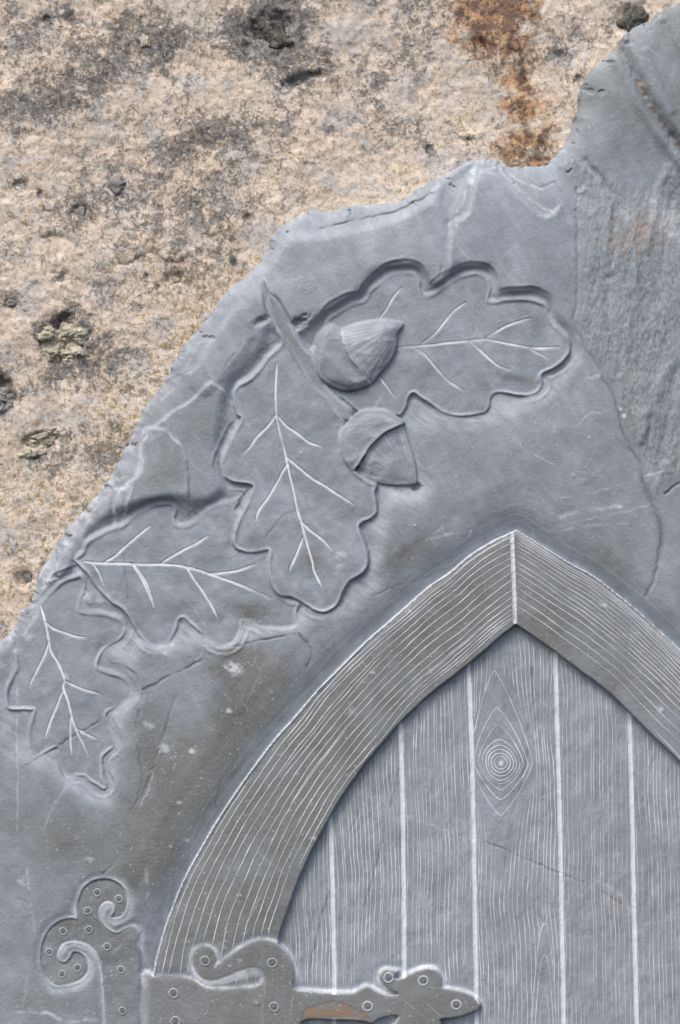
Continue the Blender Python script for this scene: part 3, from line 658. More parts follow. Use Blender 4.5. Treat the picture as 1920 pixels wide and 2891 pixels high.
dark = np.maximum(dark, .55 * np.exp(-(jn / 3) ** 2) * np.clip(.7 + fbm(X, Y, 30, 3, 517), 0, 1))  # shadow of the cup's step on the nut, painted as a dark line
for (f_, x_, y_, rx_, ry_, st_) in [(1, 270, 680, 50, 14, .5), (1, 120, 380, 26, 12, .3), (2, 1060, 1120, 30, 8, .5), (2, 1340, 1270, 60, 6, .45)]:
    xx_, yy_ = T(f_, [(x_, y_)])[0]; dark = np.maximum(dark, st_ * blob(G, xx_, yy_, rx_, ry_, .25, 1.2, 1.0, 518))  # painted shade along the undersides of the acorns

# ---------------- the door, its arch and planks
OUT_L = [(1460, 1497)] + T(7, [(620, 140), (500, 215), (400, 300), (290, 375), (180, 470), (90, 550)]) + T(8, [(1200, 180), (1100, 275), (1000, 375), (900, 480), (800, 600), (700, 710), (600, 840), (500, 980), (400, 1130), (300, 1300), (220, 1450), (150, 1620), (100, 1770), (62, 1930)]) + [(404, 2900), (380, 3080)]
OUT_R = [(1460, 1497)] + T(7, [(850, 152), (1000, 247), (1120, 312), (1240, 402), (1350, 492), (1450, 582), (1568, 692)]) + [(2070, 1985), (2190, 2160), (2290, 2380), (2350, 2600), (2380, 2800), (2390, 3080)]
IN_L = [(1458, 1763)] + T(7, [(640, 640), (520, 745), (400, 840), (280, 935), (150, 1060), (60, 1165)]) + T(8, [(1160, 850), (1050, 1005), (960, 1160), (870, 1330), (800, 1490), (750, 1640), (715, 1750)]) + [(772, 2760), (760, 2900), (755, 3080)]
IN_R = [(1458, 1763)] + T(7, [(830, 628), (940, 708), (1060, 798), (1200, 903), (1330, 1028), (1450, 1148), (1568, 1263)]) + [(2010, 2270), (2080, 2440), (2120, 2640), (2135, 2850), (2140, 3080)]
OUT_L, OUT_R, IN_L, IN_R = (spline(p, False, 4) for p in (OUT_L, OUT_R, IN_L, IN_R))
s_out = G.sdf(OUT_L + OUT_R[::-1][:-1], 150)
s_in = G.sdf(IN_L + IN_R[::-1][:-1], 150)
oo = np.clip(-s_out, 0, 150)
wsl = 46 - 10 * sstep(1380, 1540, X)
dig = -42 * np.exp(-oo / wsl) * sstep(150, 110, oo) * (s_out < 0)
H = H + dig + (s_out < 0) * np.exp(-(oo / 60) ** 2) * 1.1 * fbm(oo, (X - Y) * .06, 6, 2, 110)
cut = np.where(s_out < 0, cut + (1 - cut) * .55 * np.exp(-(oo / 38) ** 2), cut)
sw = s_out + .8 * fbm(X, Y, 16, 3, 111)
w = sstep(-3, 9, sw)
Ha = -7 - 7 * np.exp(-np.clip(sw, 0, 200) / 10) + 2.5 * fbm(X, Y, 160, 3, 112) + .8 * fbm(X, Y, 30, 3, 113)
H = H * (1 - w) + Ha * w
labels = np.where(sw > -2, 10, labels)
cut = np.where(sw > 0, np.clip(.06 + .3 * fbm(X, Y, 120, 3, 114), 0, 1) + .22 * sstep(1300, 1800, X), cut)
edge_w = 6 + 2 * sstep(1400, 1520, X)
chalk = np.where(sw > -4, 0, chalk)
chalk = np.maximum(chalk, (.9 + .3 * fbm(X, Y, 50, 3, 610)) * np.exp(-((sw - 2) / edge_w) ** 2))
chalk = np.maximum(chalk, .14 * np.exp(-(sw / 40) ** 2) * (sw < 0) * sstep(.05, .5, fbm(oo, (X - Y) * .05, 5, 2, 540)))
si = s_in + .8 * fbm(X, Y, 20, 3, 116)
w = sstep(-2, 5, si)
Hd = -29 + 2.6 * fbm(X, Y, 90, 4, 117) + 1.6 * fbm(X, Y, 28, 3, 118, .6, 1.6)
H = H * (1 - w) + Hd * w
cut = np.where(si > 0, np.clip(.86 + .3 * fbm(X, Y, 110, 4, 119), 0, 1.1), cut)
chalk = np.where(si > -2, 0, chalk)
chalk = np.maximum(chalk, .35 * np.exp(-((si - 6) / 3) ** 2) * np.clip(.2 + 1.6 * fbm(X, Y, 60, 3, 120), 0, 1))
JO = [[(927, 2200), (934, 2331), (939, 2500), (944, 2746), (943, 3090)], [(1128, 1900), (1132, 2058), (1138, 2300), (1142, 2600), (1142, 2740), (1146, 3090)],
      [(1322, 1820), (1325, 1877), (1334, 2120), (1336, 2243), (1339, 2371), (1345, 2700), (1350, 3090)], [(1569, 1800), (1571, 1858), (1579, 2160), (1587, 2480), (1594, 2891), (1598, 3090)],
      [(1780, 1980), (1781, 2030), (1784, 2150), (1793, 2520), (1801, 2891), (1805, 3090)], [(1985, 2200), (1992, 2500), (2003, 3090)]]
jx = [np.interp(Y, [p[1] for p in j], [p[0] for p in j]) for j in JO]
plank_i = np.zeros(G.shape, np.int32)
for k in range(6): plank_i += (X > jx[k])
labels = np.where(si > 0, 20 + plank_i, labels)
for k, j in enumerate(JO):
    dj = np.abs(X - jx[k] - 1.2 * fbm(Y, Y * 0 + 3 * k, 60, 3, 121)); hw = 5.6 + .8 * fbm(Y, X * 0, 30, 2, 122 + k)
    dj = np.where(si > 2, dj, 60)
    H -= 1.2 * np.exp(-(dj / 5) ** 2)
    labels = np.where(dj < 6.5, 11, labels)
    chalk = np.maximum(chalk, 1.5 * sstep(hw + 1.8, hw - 1.8, dj))
# mitre line of the arch
mit = [(1446, 1505), (1449, 1580), (1453, 1680), (1455, 1757)]
dm = G.dist(mit, 12); H -= 2.5 * np.exp(-(dm / 4) ** 2); chalk = np.maximum(chalk, 1.5 * sstep(6.6, 3.4, dm))
H += np.where((sw > 0) & (si < 0), 2.5 * sstep(4, 60, X - 1452) * (X > 1452), 0)

# ---------------- hinges
STRAP = (T(5, [(680, 700), (770, 712), (860, 712), (930, 717), (980, 737), (1030, 770), (1100, 780), (1200, 777), (1300, 768), (1350, 745), (1368, 710), (1350, 670), (1310, 655), (1250, 668), (1180, 693), (1110, 722), (1050, 728), (1000, 698), (975, 650),
               (970, 600), (985, 560), (1030, 540), (1070, 552), (1092, 590), (1098, 622), (1085, 652), (1150, 612), (1230, 552), (1320, 510), (1400, 512), (1460, 547), (1500, 602), (1525, 672)]) +
         T(6, [(72, 400), (75, 475), (200, 492), (340, 502), (470, 502), (520, 478), (570, 457), (640, 492), (700, 514), (775, 515), (775, 497), (720, 475), (672, 420), (660, 380), (690, 342), (740, 348), (782, 352), (762, 398), (800, 402), (860, 372), (930, 342),
               (1000, 332), (1050, 352), (1075, 402), (1082, 462), (1150, 477), (1220, 492), (1290, 522), (1330, 560), (1345, 590), (1310, 622), (1240, 652), (1150, 672), (1075, 682), (1078, 740), (1040, 790), (930, 810), (800, 770), (740, 760), (782, 672),
               (770, 652), (660, 672), (610, 705), (540, 692), (300, 682), (128, 692)]) + T(15, [(835, 2950), (800, 3020), (740, 3060), (640, 3040), (600, 3000), (400, 3000), (397, 2880)]))
PLATE = T(5, [(330, 390), (330, 320), (345, 260), (370, 210), (420, 177), (480, 167), (540, 182), (580, 217), (602, 270), (595, 332), (565, 370), (520, 376), (540, 345), (530, 302), (490, 287), (455, 312), (445, 352), (455, 402), (500, 452), (550, 470),
              (590, 450), (640, 432), (660, 460), (657, 520), (676, 580), (676, 700), (676, 962), (676, 1200), (490, 1200), (490, 962), (480, 760), (470, 650), (440, 580), (395, 532), (340, 512), (290, 508), (240, 530), (215, 580), (222, 622), (262, 632), (290, 605),
              (312, 572), (360, 592), (386, 642), (376, 690), (330, 730), (260, 750), (200, 750), (150, 700), (130, 640), (130, 560), (150, 490), (180, 440), (230, 402), (290, 385)])
for key, pl, lab, lev in (('strap', STRAP, 12, -8), ('plate', PLATE, 13, -7)):
    s = G.sdf(spline(pl, True, 4), 60) + .8 * fbm(X, Y, 14, 3, 130 + lab)
    sL[key] = s
    halo = np.exp(-((s + 9) / 12) ** 2)
    H -= (3 if lab == 12 else 4) * halo * (s < 0)
    w = sstep(-5, 1, s)
    Hs = lev - 1.5 * np.exp(-np.clip(s, 0, 60) / 4) + 1.5 * fbm(X, Y, 90, 3, 132)
    if lab == 13: Hs = Hs + 3 * fbm(X, Y, 60, 3, 133)
    H = H * (1 - w) + Hs * w
    labels = np.where(s > -3, lab, labels)
    cut = np.where(s > 0, .12 if lab == 12 else .30 + .25 * fbm(X, Y, 70, 3, 134), cut + (1 - cut) * .6 * halo)
    base = .62 if lab == 12 else .34
    soft = base * np.exp(-((s + 5) / 5.0) ** 2) + .20 * np.exp(-((s + 12) / 11) ** 2)
    soft *= np.clip(.75 + 1.3 * fbm(X, Y, 45, 4, 135 + lab), .1, 1.2)
    if lab == 13: soft *= np.where(X < 160, .55, 1)
    chalk = np.where(s > 2, 0.0, np.maximum(chalk, soft))
# seam where the strap meets the hinge plate
q = G.dist([(396, 2640), (396, 3060)], 12); H -= 2 * np.exp(-(q / 3) ** 2); chalk = np.maximum(chalk, .22 * np.exp(-(q / 3) ** 2))
# rust coloured patch of the strap
rsd = G.sdf(spline(T(6, [(128, 690), (150, 606), (240, 572), (320, 550), (400, 562), (470, 590), (540, 625), (590, 670), (610, 700), (540, 700), (500, 672), (300, 682)]), True), 60)
rustf = np.maximum(rustf, .8 * sstep(-4, 12, rsd + 6 * fbm(X, Y, 12, 3, 140)) * np.clip(.7 + 1.2 * fbm(X, Y, 26, 3, 141), .15, 1))
H -= 1 * sstep(-1, 4, rsd)

# ---------------- cracks, pale seams, painted ridge highlights, chips
def crack(pl, depth, dk, wd=2.6, seed=0, j=2.5, p=1.0):
    global H, dark
    q = G.dist(jag(pl, j, 10, seed), 14)
    m = np.clip(.7 + 1.3 * fbm(X, Y, 45, 3, 150 + seed), 0, 1) * p
    H -= .4 * depth * m * np.exp(-(q / (wd * 1.2)) ** 2); dark = np.maximum(dark, dk * m * np.exp(-(q / wd) ** 2))
def pale(pl, amt, wd=2.4, seed=0, j=2.5):
    global chalk
    q = G.dist(jag(pl, j, 9, seed + 50), 20)
    m = np.clip(.55 + 1.3 * fbm(X, Y, 30, 3, 170 + seed), 0, 1)
    chalk = np.maximum(chalk, amt * m * np.exp(-(q / wd) ** 2))
CR = [(3, [(385, 365), (405, 400), (415, 480), (425, 560), (438, 620), (437, 710)], 5, .55), (4, [(150, 1855), (320, 1745), (400, 1695), (490, 1640), (590, 1570), (700, 1510), (830, 1430)], 4, .75),
      (2, [(480, 1620), (520, 1560), (560, 1510), (620, 1450), (700, 1430)], 2, .35), (8, [(0, 460), (100, 410), (200, 360), (330, 295), (450, 240), (560, 210), (680, 190), (800, 168)], 6, .7),
      (7, [(0, 420), (120, 370), (220, 345), (300, 320), (400, 270)], 3, .35), (10, [(320, 460), (420, 435), (540, 410), (650, 385), (700, 365), (740, 340), (790, 318), (825, 300)], 9, .9),
      (13, [(380, 450), (560, 510), (720, 580), (880, 650), (1000, 695), (1100, 740), (1180, 790), (1240, 830)], 3, .55), (13, [(700, 0), (680, 60), (650, 160), (620, 250), (590, 380), (570, 500), (570, 740)], 3, .45),
      (8, [(1345, 880), (1300, 1060), (1270, 1180), (1210, 1430), (1160, 1600), (1120, 1760), (1080, 1937)], 3, .5), (8, [(1170, 990), (1080, 1220), (1010, 1440), (940, 1640), (870, 1937)], 3, .5),
      (4, [(1320, 1120), (1240, 1170), (1160, 1225)], 3, .5), (4, [(1150, 1350), (1130, 1480), (1150, 1650), (1180, 1880), (1150, 2080), (1080, 2180)], 4, .5),
      (8, [(180, 480), (150, 560), (130, 640), (90, 760), (60, 860), (0, 1010)], 4, .4), (5, [(565, 0), (555, 40), (520, 90), (470, 135)], 4, .55), (8, [(820, 165), (860, 215), (890, 250), (880, 290), (860, 340)], 5, .7),
      (7, [(1255, 470), (1240, 560), (1240, 650)], 1.5, .35), (7, [(1310, 560), (1300, 640), (1295, 720)], 1.5, .3), (7, [(1445, 590), (1435, 650)], 1.5, .4), (7, [(820, 790), (830, 950), (800, 1100), (805, 1200), (790, 1280), (750, 1400)], 3, .5),
      (7, [(715, 740), (690, 830)], 2, .4), (2, [(270, 360), (230, 420), (190, 470)], 3, .4), (1, [(715, 290), (690, 360), (640, 450)], 1.5, .25), (1, [(945, 250), (945, 330), (935, 420)], 1.2, .2), (14, [(1228, 1570), (1180, 1600), (1130, 1640)], 10, .8),
      (14, [(320, 150), (420, 300), (540, 430)], 1, .12), (10, [(1385, 300), (1360, 250), (1300, 280), (1240, 240)], 4, .25), (12, [(1220, 720), (1330, 665), (1400, 640)], 3, .4), (1, [(780, 90), (770, 150)], 4, .5),
      (8, [(420, 880), (380, 1090), (330, 1210)], 1.5, .2), (5, [(0, 270), (60, 300)], 2, .3), (3, [(1470, 930), (1500, 980), (1525, 1010)], 5, .6), (14, [(60, 100), (110, 180), (170, 230), (260, 260)], 2, .15)]
for i, (f, pl, dp, dk) in enumerate(CR): crack(T(f, pl), dp, dk, 2.6, i)
PL = [(4, [(130, 1150), (132, 1300), (130, 1500), (145, 1880), (145, 2100), (140, 2361)], .38, 3), (4, [(660, 1640), (610, 1830), (590, 1930), (500, 2050), (430, 2160), (360, 2361)], .32, 2.4), (4, [(1280, 1860), (1250, 1930), (1240, 2000), (1190, 2100), (1140, 2220)], .5, 2.2),
      (14, [(280, 1920), (380, 1870), (480, 1840), (700, 1790), (860, 1760), (1030, 1710)], .4, 2.2), (14, [(80, 1230), (140, 1290), (230, 1370), (370, 1430), (480, 1520)], .35, 2.2), (14, [(530, 1190), (580, 1150), (620, 1100), (700, 1100)], .5, 2.2),
      (14, [(320, 1690), (560, 1640), (800, 1590), (930, 1550), (940, 1470)], .32, 2.2), (10, [(1000, 180), (990, 250)], .95, 9), (10, [(965, 290), (960, 330), (900, 430), (885, 450)], .75, 5), (10, [(930, 450), (905, 500)], .6, 4), (10, [(1030, 205), (1100, 185)], .8, 4),  # the broad strokes at the upper peak are painted highlights on the ridge
      (10, [(975, 165), (1060, 160)], .7, 4), (10, [(1110, 185), (1150, 235), (1230, 310), (1310, 375), (1350, 385), (1390, 345)], .5, 5), (10, [(1130, 190), (1190, 240), (1260, 275), (1310, 285)], .4, 4), (10, [(820, 290), (850, 255)], .8, 6), (10, [(905, 520), (980, 590)], .3, 3),
      (10, [(70, 680), (130, 790), (190, 900), (235, 990)], .5, 2.5), (10, [(90, 760), (110, 860), (180, 1000)], .4, 2.5), (2, [(640, 300), (700, 400), (760, 500)], .25, 3), (12, [(1030, 1150), (1040, 1110), (1120, 1070)], .4, 3), (12, [(1040, 1180), (1030, 1320), (1020, 1400), (920, 1510), (850, 1520)], .5, 7),
      (12, [(1400, 560), (1340, 680), (1260, 790), (1190, 850)], .35, 5), (12, [(1410, 680), (1470, 700), (1490, 620)], .4, 3), (12, [(850, 1640), (890, 1560), (850, 1720), (830, 1790)], .45, 6), (12, [(920, 1582), (1060, 1572), (1250, 1585), (1420, 1588)], .3, 2), (3, [(790, 660), (785, 720), (850, 800), (900, 870), (900, 910)], .3, 2),
      (3, [(880, 960), (870, 1040), (850, 1100)], .3, 2), (8, [(590, 220), (590, 320), (630, 370)], .35, 2), (13, [(0, 330), (180, 390), (380, 460)], .4, 2), (8, [(1060, 1310), (1180, 1370), (1300, 1440)], .25, 2), (8, [(1370, 1110), (1568, 1190)], .3, 2), (5, [(65, 60), (50, 140), (60, 260), (100, 480)], .3, 4),
      (5, [(0, 905), (90, 900), (180, 910), (230, 940)], .7, 5), (5, [(270, 960), (340, 945), (440, 945)], .6, 5), (5, [(30, 870), (50, 720), (70, 600)], .25, 4), (5, [(710, 110), (715, 230), (730, 330)], .35, 5), (5, [(520, 590), (560, 540), (600, 520)], .35, 2), (5, [(1370, 740), (1350, 962)], .2, 2), (5, [(1530, 790), (1500, 962)], .3, 2),
      (13, [(1100, 700), (1200, 745), (1260, 800), (1300, 890)], .3, 5), (13, [(1330, 940), (1430, 940)], .6, 4), (13, [(400, 590), (510, 585)], .3, 2), (7, [(510, 90), (495, 115)], .8, 3), (7, [(280, 135), (360, 65), (380, 110)], .6, 4), (7, [(300, 130), (410, 100)], .5, 3), (7, [(900, 95), (1100, 60), (1300, 50)], .3, 3),
      (7, [(820, 100), (840, 140)], .4, 4), (14, [(430, 1790), (600, 1750), (830, 1725)], .55, 6), (14, [(990, 1520), (1120, 1490)], .7, 2.5), (14, [(600, 870), (690, 850)], .5, 4), (4, [(500, 1010), (470, 940), (510, 850)], .25, 5), (1, [(450, 785), (500, 700), (520, 650)], .35, 2), (10, [(1455, 420), (1465, 330), (1490, 290)], .45, 4), (10, [(1480, 370), (1520, 366)], .6, 4)]
for i, (f, pl, am, wd) in enumerate(PL): pale(T(f, pl), am, wd, i)
for i, (f, x, y, rr, am) in enumerate([(8, 480, 350, 34, .85), (8, 435, 340, 14, .7), (8, 120, 770, 26, .6), (8, 260, 780, 18, .75), (8, 175, 788, 7, .8), (8, 455, 570, 14, .7), (8, 195, 1050, 14, .6), (8, 235, 1250, 10, .6), (8, 150, 1278, 8, .6), (8, 1200, 370, 12, .5), (8, 895, 1235, 14, .5),
        (8, 1100, 580, 26, .3), (8, 720, 800, 9, .5), (8, 25, 640, 16, .5), (14, 840, 1080, 9, .8), (14, 860, 1120, 10, .8), (14, 265, 1165, 7, .7), (7, 1185, 470, 12, .6), (7, 1475, 1000, 16, .6), (7, 220, 60, 6, .8), (4, 1250, 1480, 22, .45), (4, 720, 400, 30, .5), (4, 225, 740, 30, .35), (4, 130, 860, 22, .4), (4, 540, 1070, 20, .4),
        (5, 1215, 255, 8, .6), (5, 365, 155, 6, .5), (5, 190, 740, 10, .5), (5, 400, 60, 22, .3), (5, 20, 185, 22, .35), (2, 1000, 1740, 26, .35), (2, 1000, 1810, 24, .3), (2, 725, 1033, 5, .8), (2, 1500, 1525, 4, .8), (12, 540, 1850, 24, .35), (12, 480, 1920, 22, .35), (12, 340, 2200, 24, .3), (1, 140, 490, 14, .5), (3, 700, 990, 12, .5), (3, 660, 1035, 16, .35), (3, 270, 730, 22, .45),
        (10, 700, 560, 40, .1), (10, 250, 700, 50, .12), (14, 600, 1500, 60, .06), (14, 625, 1260, 5, .7), (14, 680, 1495, 6, .5), (5, 1320, 850, 12, .25), (5, 1230, 617, 9, .35), (5, 1175, 650, 8, .3), (5, 1075, 845, 6, .4)]):
    x, y = T(f, [(x, y)])[0]
    f2 = blob(G, x, y, rr * .55, rr * .42, .3, 1.1, 1.0, 260 + i)
    chalk = np.maximum(chalk, am * f2); H += 1.5 * f2
for (f, x, y, rx, ry) in [(3, 1190, 790, 60, 30), (2, 800, 1770, 36, 30), (1, 1150, 640, 60, 12)]:
    x, y = T(f, [(x, y)])[0]; cut -= .7 * blob(G, x, y, rx, ry, .2, 1.6, .4, 320)
rustf = np.maximum(rustf, .7 * blob(G, 1803, 2606, 8, 10) + .25 * blob(G, 1762, 2560, 20, 20) + .5 * blob(G, 585, 2760, 5, 5))
cut = np.clip(cut, 0, 1.1); chalk = np.clip(chalk, 0, 1.6)

VE = {1: [(1, [(558, 490), (640, 484), (740, 476), (830, 464), (920, 456), (1000, 450), (1080, 465), (1160, 480), (1240, 492), (1355, 488)]), (1, [(682, 470), (740, 430), (790, 370), (840, 310), (900, 266)]), (1, [(640, 486), (700, 530), (760, 600), (820, 660), (890, 702)]),
          (1, [(1000, 440), (1060, 405), (1120, 375), (1218, 345)]), (1, [(918, 456), (960, 495), (1010, 540), (1060, 580), (1112, 597)]), (1, [(1215, 495), (1250, 515), (1300, 540)]), (1, [(475, 345), (510, 300), (540, 245), (583, 192)]), (1, [(465, 620), (500, 670), (545, 730)])],
      2: [(2, [(560, 420), (550, 600), (556, 780), (580, 900), (615, 1040), (640, 1160), (680, 1330), (700, 1430), (725, 1510), (760, 1640), (800, 1780), (812, 1840), (870, 1958)]), (2, [(556, 770), (500, 850), (420, 930), (380, 990), (330, 1040)]), (2, [(565, 785), (620, 850), (700, 905), (780, 965), (862, 992)]),
          (2, [(630, 1110), (580, 1200), (500, 1340), (440, 1420), (415, 1490)]), (2, [(620, 1060), (700, 1130), (800, 1210), (900, 1270), (990, 1330), (1080, 1385)]), (2, [(720, 1500), (780, 1560), (870, 1630), (932, 1695)]), (2, [(738, 1610), (700, 1710), (670, 1780), (643, 1838)])],
      3: [(3, [(178, 493), (240, 502), (330, 506), (440, 508), (540, 512), (640, 512), (760, 522), (850, 545), (940, 575), (1040, 610), (1130, 645), (1210, 680), (1278, 710)]), (3, [(300, 498), (360, 465), (420, 410), (490, 350), (570, 282)]), (3, [(635, 505), (700, 465), (780, 420), (850, 385), (912, 345)]),
          (3, [(225, 500), (260, 550), (290, 625)]), (3, [(462, 505), (510, 580), (550, 660), (588, 755)]), (3, [(470, 505), (530, 590), (562, 660), (590, 750)]), (3, [(780, 520), (830, 600), (880, 670), (930, 750), (968, 825)]), (3, [(910, 568), (1000, 562), (1100, 545), (1190, 512)])],
      4: [(4, [(328, 470), (365, 590), (390, 710), (415, 850), (480, 960), (530, 1090), (520, 1160), (560, 1270), (590, 1400), (630, 1520), (680, 1620), (726, 1725)]), (4, [(375, 615), (430, 665), (540, 705), (625, 735), (710, 742)]), (4, [(398, 780), (370, 880), (310, 1000), (240, 1145)]),
          (4, [(538, 1105), (600, 1140), (700, 1180), (818, 1212)]), (4, [(515, 1190), (470, 1310), (420, 1430), (370, 1570)]), (4, [(585, 1390), (580, 1500), (580, 1600), (588, 1710)]), (4, [(625, 1500), (700, 1545), (788, 1585)])]}

VLINES = {k: [jag(spline(T(f, pl), False, 6), .5, 8, vi) for vi, (f, pl) in enumerate(v)] for k, v in VE.items()}
for k in VLINES:
    for pl in VLINES[k]:
        q = G.dist(pl[::2] + [pl[-1]], 12); H -= np.where(labels == k, 1.5 * np.exp(-(q / 3.6) ** 2) - .4 * np.exp(-((q - 6.5) / 2.2) ** 2), 0)
# drop at the slab's edge down to the wall
cliff = sstep(0.5, -3.5, sil)
H = H * (1 - cliff) + (-165) * cliff
fields = dict(cut=cut, chalk=chalk, rust=rustf, rough=rough, dark=dark)
clab = labels[:-1, :-1].copy()
clab[sil[:-1, :-1] < -4.5] = -1

# ---------------- engraved lines
def clip_lines(pts, labs, wd, pr, step=5, taper=True, seed=0):
    """cut a line where it leaves the parts it belongs to; returns ribbon lines"""
    P, tt = resample(pts, step)
    j = np.clip(np.searchsorted(G.ys, P[:, 1]) - 1, 0, clab.shape[0] - 1); i = np.clip(np.searchsorted(G.xs, P[:, 0]) - 1, 0, clab.shape[1] - 1)
    ok = np.isin(clab[j, i], labs); out = []; k = 0; n = len(P)
    while k < n:
        if ok[k]:
            e = k
            while e < n and ok[e]: e += 1
            if e - k >= 4:
                Q = P[k:e]; m = len(Q)
                w = wd * (1 + .35 * fbm(np.arange(m) * step * 1.0, np.full(m, seed * 13.0), 22, 3, 5))
                if taper:
                    s = np.minimum(np.arange(m), np.arange(m)[::-1]) * step
                    w = w * np.clip(.25 + s / 26, 0, 1)
                p = pr * np.clip(.82 + .75 * fbm(np.arange(m) * step * 1.0, np.full(m, seed * 7.0), 70, 3, 9), .2, 1.15)
                out.append((Q, w, p))
            k = e
        else: k += 1
    return out
# arch grain
def along(curve, n=160):
    P = np.array(curve); s = np.concatenate([[0], np.cumsum(np.hypot(*np.diff(P, axis=0).T))]); t = np.linspace(0, s[-1], n)
    return np.stack([np.interp(t, s, P[:, 0]), np.interp(t, s, P[:, 1])], 1)
arch_lines = []
rg = random.Random(3)
def limb(O, I, fr, seed, pr, wd, n=220, s0=0.0, drift=0.0):
    O = along(O, n); I = along(I, n); u = np.linspace(0, 1, n)
    for k, (f0, a, b) in enumerate(fr):
        f = f0 + drift * (u - .2) + .035 * fbm(u * 1500, np.full(n, f0 * 900.0), 260, 3, seed) + .006 * fbm(u * 1500, np.full(n, f0 * 5000.0), 42, 3, seed + 5)
        P = O * (1 - f)[:, None] + I * f[:, None]
        sel = (u >= a) & (u <= b) & (f > .035) & (f < .975)
        if sel.sum() > 8:
            arch_lines.extend(clip_lines(P[sel], [10], wd, pr * (.75 + .35 * rg.random()), 5, True, seed * 20 + k))
fl = [(-.07, .5, 1), (0.0, 0.1, 1), (.06, 0, 1), (.10, .1, .45), (.14, 0, 1), (.215, 0, 1), (.25, .25, .5), (.295, 0, 1), (.375, 0, 1), (.45, .8, 1), (.46, 0, .96), (.525, 0, .52), (.54, .36, 1), (.62, 0, 1), (.70, 0, 1), (.775, .0, 1), (.80, .05, .2), (.845, 0, 1), (.885, 0, .22), (.92, 0, .6), (.95, 0, .14)]
limb(OUT_L, IN_L, fl, 7, .95, 2.5, drift=.09)
fr_ = [(.05, 0, 1), (.08, 0, .5), (.11, 0, 1), (.15, 0, .8), (.20, 0, 1), (.245, 0, 1), (.29, 0, 1), (.33, .1, 1), (.37, 0, 1), (.415, 0, .6), (.47, 0, 1), (.54, 0, 1), (.62, 0, 1), (.71, 0, 1), (.80, 0, 1), (.93, .3, 1)]
limb(OUT_R, IN_R, fr_, 9, .75, 2.4, drift=.06)

# plank grain
KX, KY = 1416.0, 2157.0
plank_lines = {k: [] for k in range(7)}
edges = [[(p[0], p[1]) for p in j] for j in JO]
def jline(k, yy): return np.interp(yy, [p[1] for p in JO[k]], [p[0] for p in JO[k]])
for k in range(7):
    yy = np.arange(1740, 3080, 7.0)
    xl = jline(k - 1, yy) if k > 0 else jline(0, yy) - 215
    xr = jline(k, yy) if k < 6 else jline(5, yy) + 170
    wdt = float((xr - xl).mean()); n = int(wdt / (11.5 if k < 3 else 12.5))
    for q in range(1, n):
        f0 = (q + rg.uniform(-.28, .28)) / n
        f = f0 + .045 * fbm(yy, np.full(len(yy), f0 * 160.0), 230, 3, 300 + k) + .006 * fbm(yy, np.full(len(yy), f0 * 1500.0), 45, 3, 310 + k)
        x = xl + (xr - xl) * f
        if k == 3:      # the lines part round the knot
            dx = x - KX - (.02 * (yy - KY)); up = np.where(yy < KY, 175.0, 150.0)
            push = 64.0 * np.exp(-((yy - KY) / up) ** 2) * np.exp(-(np.abs(dx) / 120) ** 2)
            sgn = np.where(f0 > .34, 1, -1)
            free = np.where(sgn > 0, xr - KX, KX - xl)
            x = x + sgn * push * np.clip((free - np.abs(dx)) / free, 0, 1)
            hid = (np.abs(x - KX) < 10 + 92 * np.exp(-((yy - KY) / (up * 1.1)) ** 2)) & (np.abs(yy - KY) < 240)
            # second pointed figure at the foot of this plank
            hid |= (np.abs(x - (1541 + .0 * yy)) < 34 * np.sqrt(np.clip((yy - 2615) / 250, 0, 1.2))) & (yy > 2600)
            seg = []; 
            for xx, y_, hd in zip(x, yy, hid):
                if hd:
                    if len(seg) > 6: plank_lines[k] += clip_lines(seg, [23], 2.4, .85, 5, True, q)
                    seg = []
                else: seg.append((xx, y_))
            if len(seg) > 6: plank_lines[k] += clip_lines(seg, [23], 2.4, .85, 5, True, q)
            continue
        pr = {0: 1.15, 1: 1.1, 2: 1.0, 4: .8, 5: .8, 6: .8}[k] * rg.uniform(.6, 1.1)
        lo = 0 if rg.random() > .25 else rg.randrange(0, 60); hi = len(yy) if rg.random() > .2 else rg.randrange(120, len(yy))
        plank_lines[k] += clip_lines(np.stack([x, yy], 1)[lo:hi], [20 + k], 2.2, pr * .9, 5, True, q + 40 * k)
for a, u, dn, p in [(9, 9, 9, 2), (18, 18, 18, 2), (27, 27, 27, 2), (36, 38, 38, 1.9), (44, 50, 50, 1.75), (54, 66, 60, 1.6), (64, 108, 78, 1.32), (76, 156, 105, 1.3), (90, 262, 150, 1.22)]:
    th = np.linspace(0, 2 * math.pi, 90); c, s = np.cos(th), np.sin(th)
    px = a * np.sign(c) * np.abs(c) ** (2 / p); py = np.where(s > 0, u, dn) * np.sign(s) * np.abs(s) ** (2 / p)
    px = px * (1 + .05 * fbm(th * 30, th * 0 + a, 25, 2, 330))
    px = px - .07 * py * (py > 0)
    plank_lines[3] += clip_lines(np.stack([KX + px, KY - py], 1), [23], 2.5, 1.0, 4, False, a)
for y0, L in [(2612, 46), (2700, 36), (2812, 26)]:
    u = np.linspace(0, 1, 50); yy = y0 + u * (3080 - y0); w = L * np.sqrt(u) ** .9
    pts = list(zip((1541 - w)[::-1], yy[::-1])) + list(zip((1541 + w * .9)[1:], yy[1:]))
    plank_lines[3] += clip_lines(pts, [23], 2.4, .8, 5, True, y0)
for y0, L, xc in [(2085, 60, 1416), (1900, 50, 1401)]: pass
# knot heart: a small raised disc is cut into the plank
kd = np.hypot(X - KX, Y - KY)
chalk = np.maximum(chalk, np.where(labels == 23, .9 * sstep(8, 5, kd), 0)); fields['chalk'] = chalk

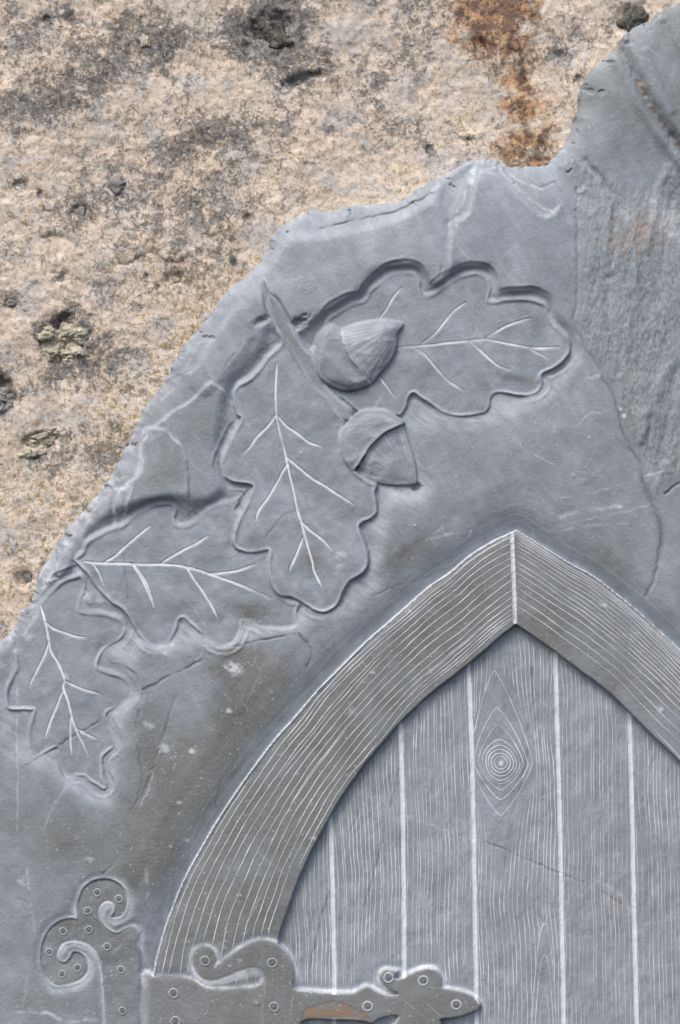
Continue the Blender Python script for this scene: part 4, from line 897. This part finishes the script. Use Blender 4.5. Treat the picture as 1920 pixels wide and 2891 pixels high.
# ------------------------------------------------------------------ assemble the slate
root = bpy.data.objects.new('carved_slate', None); COL.objects.link(root)
root.location = (0, 0.0, (CY - 3060) * S); root.empty_display_size = .05
root['label'] = 'grey slate slab carved with oak leaves, acorns and an arched plank door'
root['category'] = 'carved slate'
def part(name, labs, parent, extra=None, label=None):
    m = np.isin(clab, labs)
    o = link(name, cells_mesh(name, G, H, m, fields, extra), parent, [MAT_SLATE, MAT_CHALK])
    if label: o['label'] = label
    return o
part('slab', [0], root)
for k, lb in ((1, 'broad oak leaf pointing right behind the upper acorn'), (2, 'long oak leaf hanging down below the twig'), (3, 'oak leaf lying sideways left of the hanging leaf'), (4, 'lowest oak leaf at the left edge of the slab')):
    lf = part('oak_leaf', [k], root, None, lb)
    for vi, (f, pl) in enumerate(VE[k]):
        ln = clip_lines(VLINES[k][vi], [k], 6.2 if vi == 0 else 6.0, 1.15, 4, True, vi + 10 * k)
        if not ln: continue
        V2, F2, P2 = ribbons(ln, G, H, .5)
        nm = 'midrib' if vi == 0 else 'vein'
        link(nm, raw_mesh(nm, V2, F2, {'press': P2}), lf, [MAT_CHALK])
part('twig', [5], root)
n1 = part('acorn', [7], root, None, 'upper acorn lying on the broad leaf'); part('acorn_cup', [6], n1)
n2 = part('acorn', [9], root, None, 'lower acorn pointing down to the right'); part('acorn_cup', [8], n2)
part('door_arch', [10], root, ribbons(arch_lines, G, H, .45))
door = part('door', [11], root)
for k in range(7):
    if (clab == 20 + k).any(): part('plank', [20 + k], door, ribbons(plank_lines[k], G, H, .45), 'plank with a ringed knot' if k == 3 else None)
strap = part('hinge_strap', [12], root); plate = part('hinge_plate', [13], root)
def rivet(x, y, R, par, faint=1.0):
    """a chalky ring with a drilled, domed middle"""
    h0 = float(G.sample(H, x, y)); prof = [(R, -1.2), (R * .93, .35), (R * .78, 1.1), (R * .64, .5), (R * .55, -.3), (R * .42, .1), (R * .2, .8), (0.01, 1.0)]
    n = 28; V = []; P = []
    for ri, (rr, dh) in enumerate(prof):
        for k in range(n):
            a = k / n * 2 * math.pi; wv = 1 + .03 * math.sin(a * 2 + x)
            px, py = x + rr * wv * math.cos(a), y + rr * wv * math.sin(a)
            V.append(to3(px, py, float(G.sample(H, px, py)) + dh + .5))
            P.append(faint if rr > R * .6 else 0.0)
    F = [(r_ * n + k, r_ * n + (k + 1) % n, (r_ + 1) * n + (k + 1) % n, (r_ + 1) * n + k) for r_ in range(len(prof) - 1) for k in range(n)]
    V = np.array(V); F = np.array(F)
    ring = np.array(P)
    me = raw_mesh('rivet', V, F, {'chalk': ring * .36 * faint, 'cut': ring * .5 + .1, 'rough': ring * 0, 'rust': ring * 0, 'dark': np.where(ring > 0, 0, .35)})
    link('rivet', me, par, [MAT_SLATE])
for (x, y) in T(5, [(438, 240), (385, 340), (557, 275), (390, 447), (248, 455), (172, 570), (242, 692), (328, 658), (493, 540), (568, 668), (577, 895)]): rivet(x, y, 12.5, plate, .8)
for (x, y) in T(5, [(1035, 620), (1408, 630), (860, 800), (1418, 875), (870, 955)]): rivet(x, y, 16, strap, .7)
for (x, y) in T(6, [(718, 395), (955, 415), (575, 590), (1180, 580)]): rivet(x, y, 16.5, strap, 1.0)
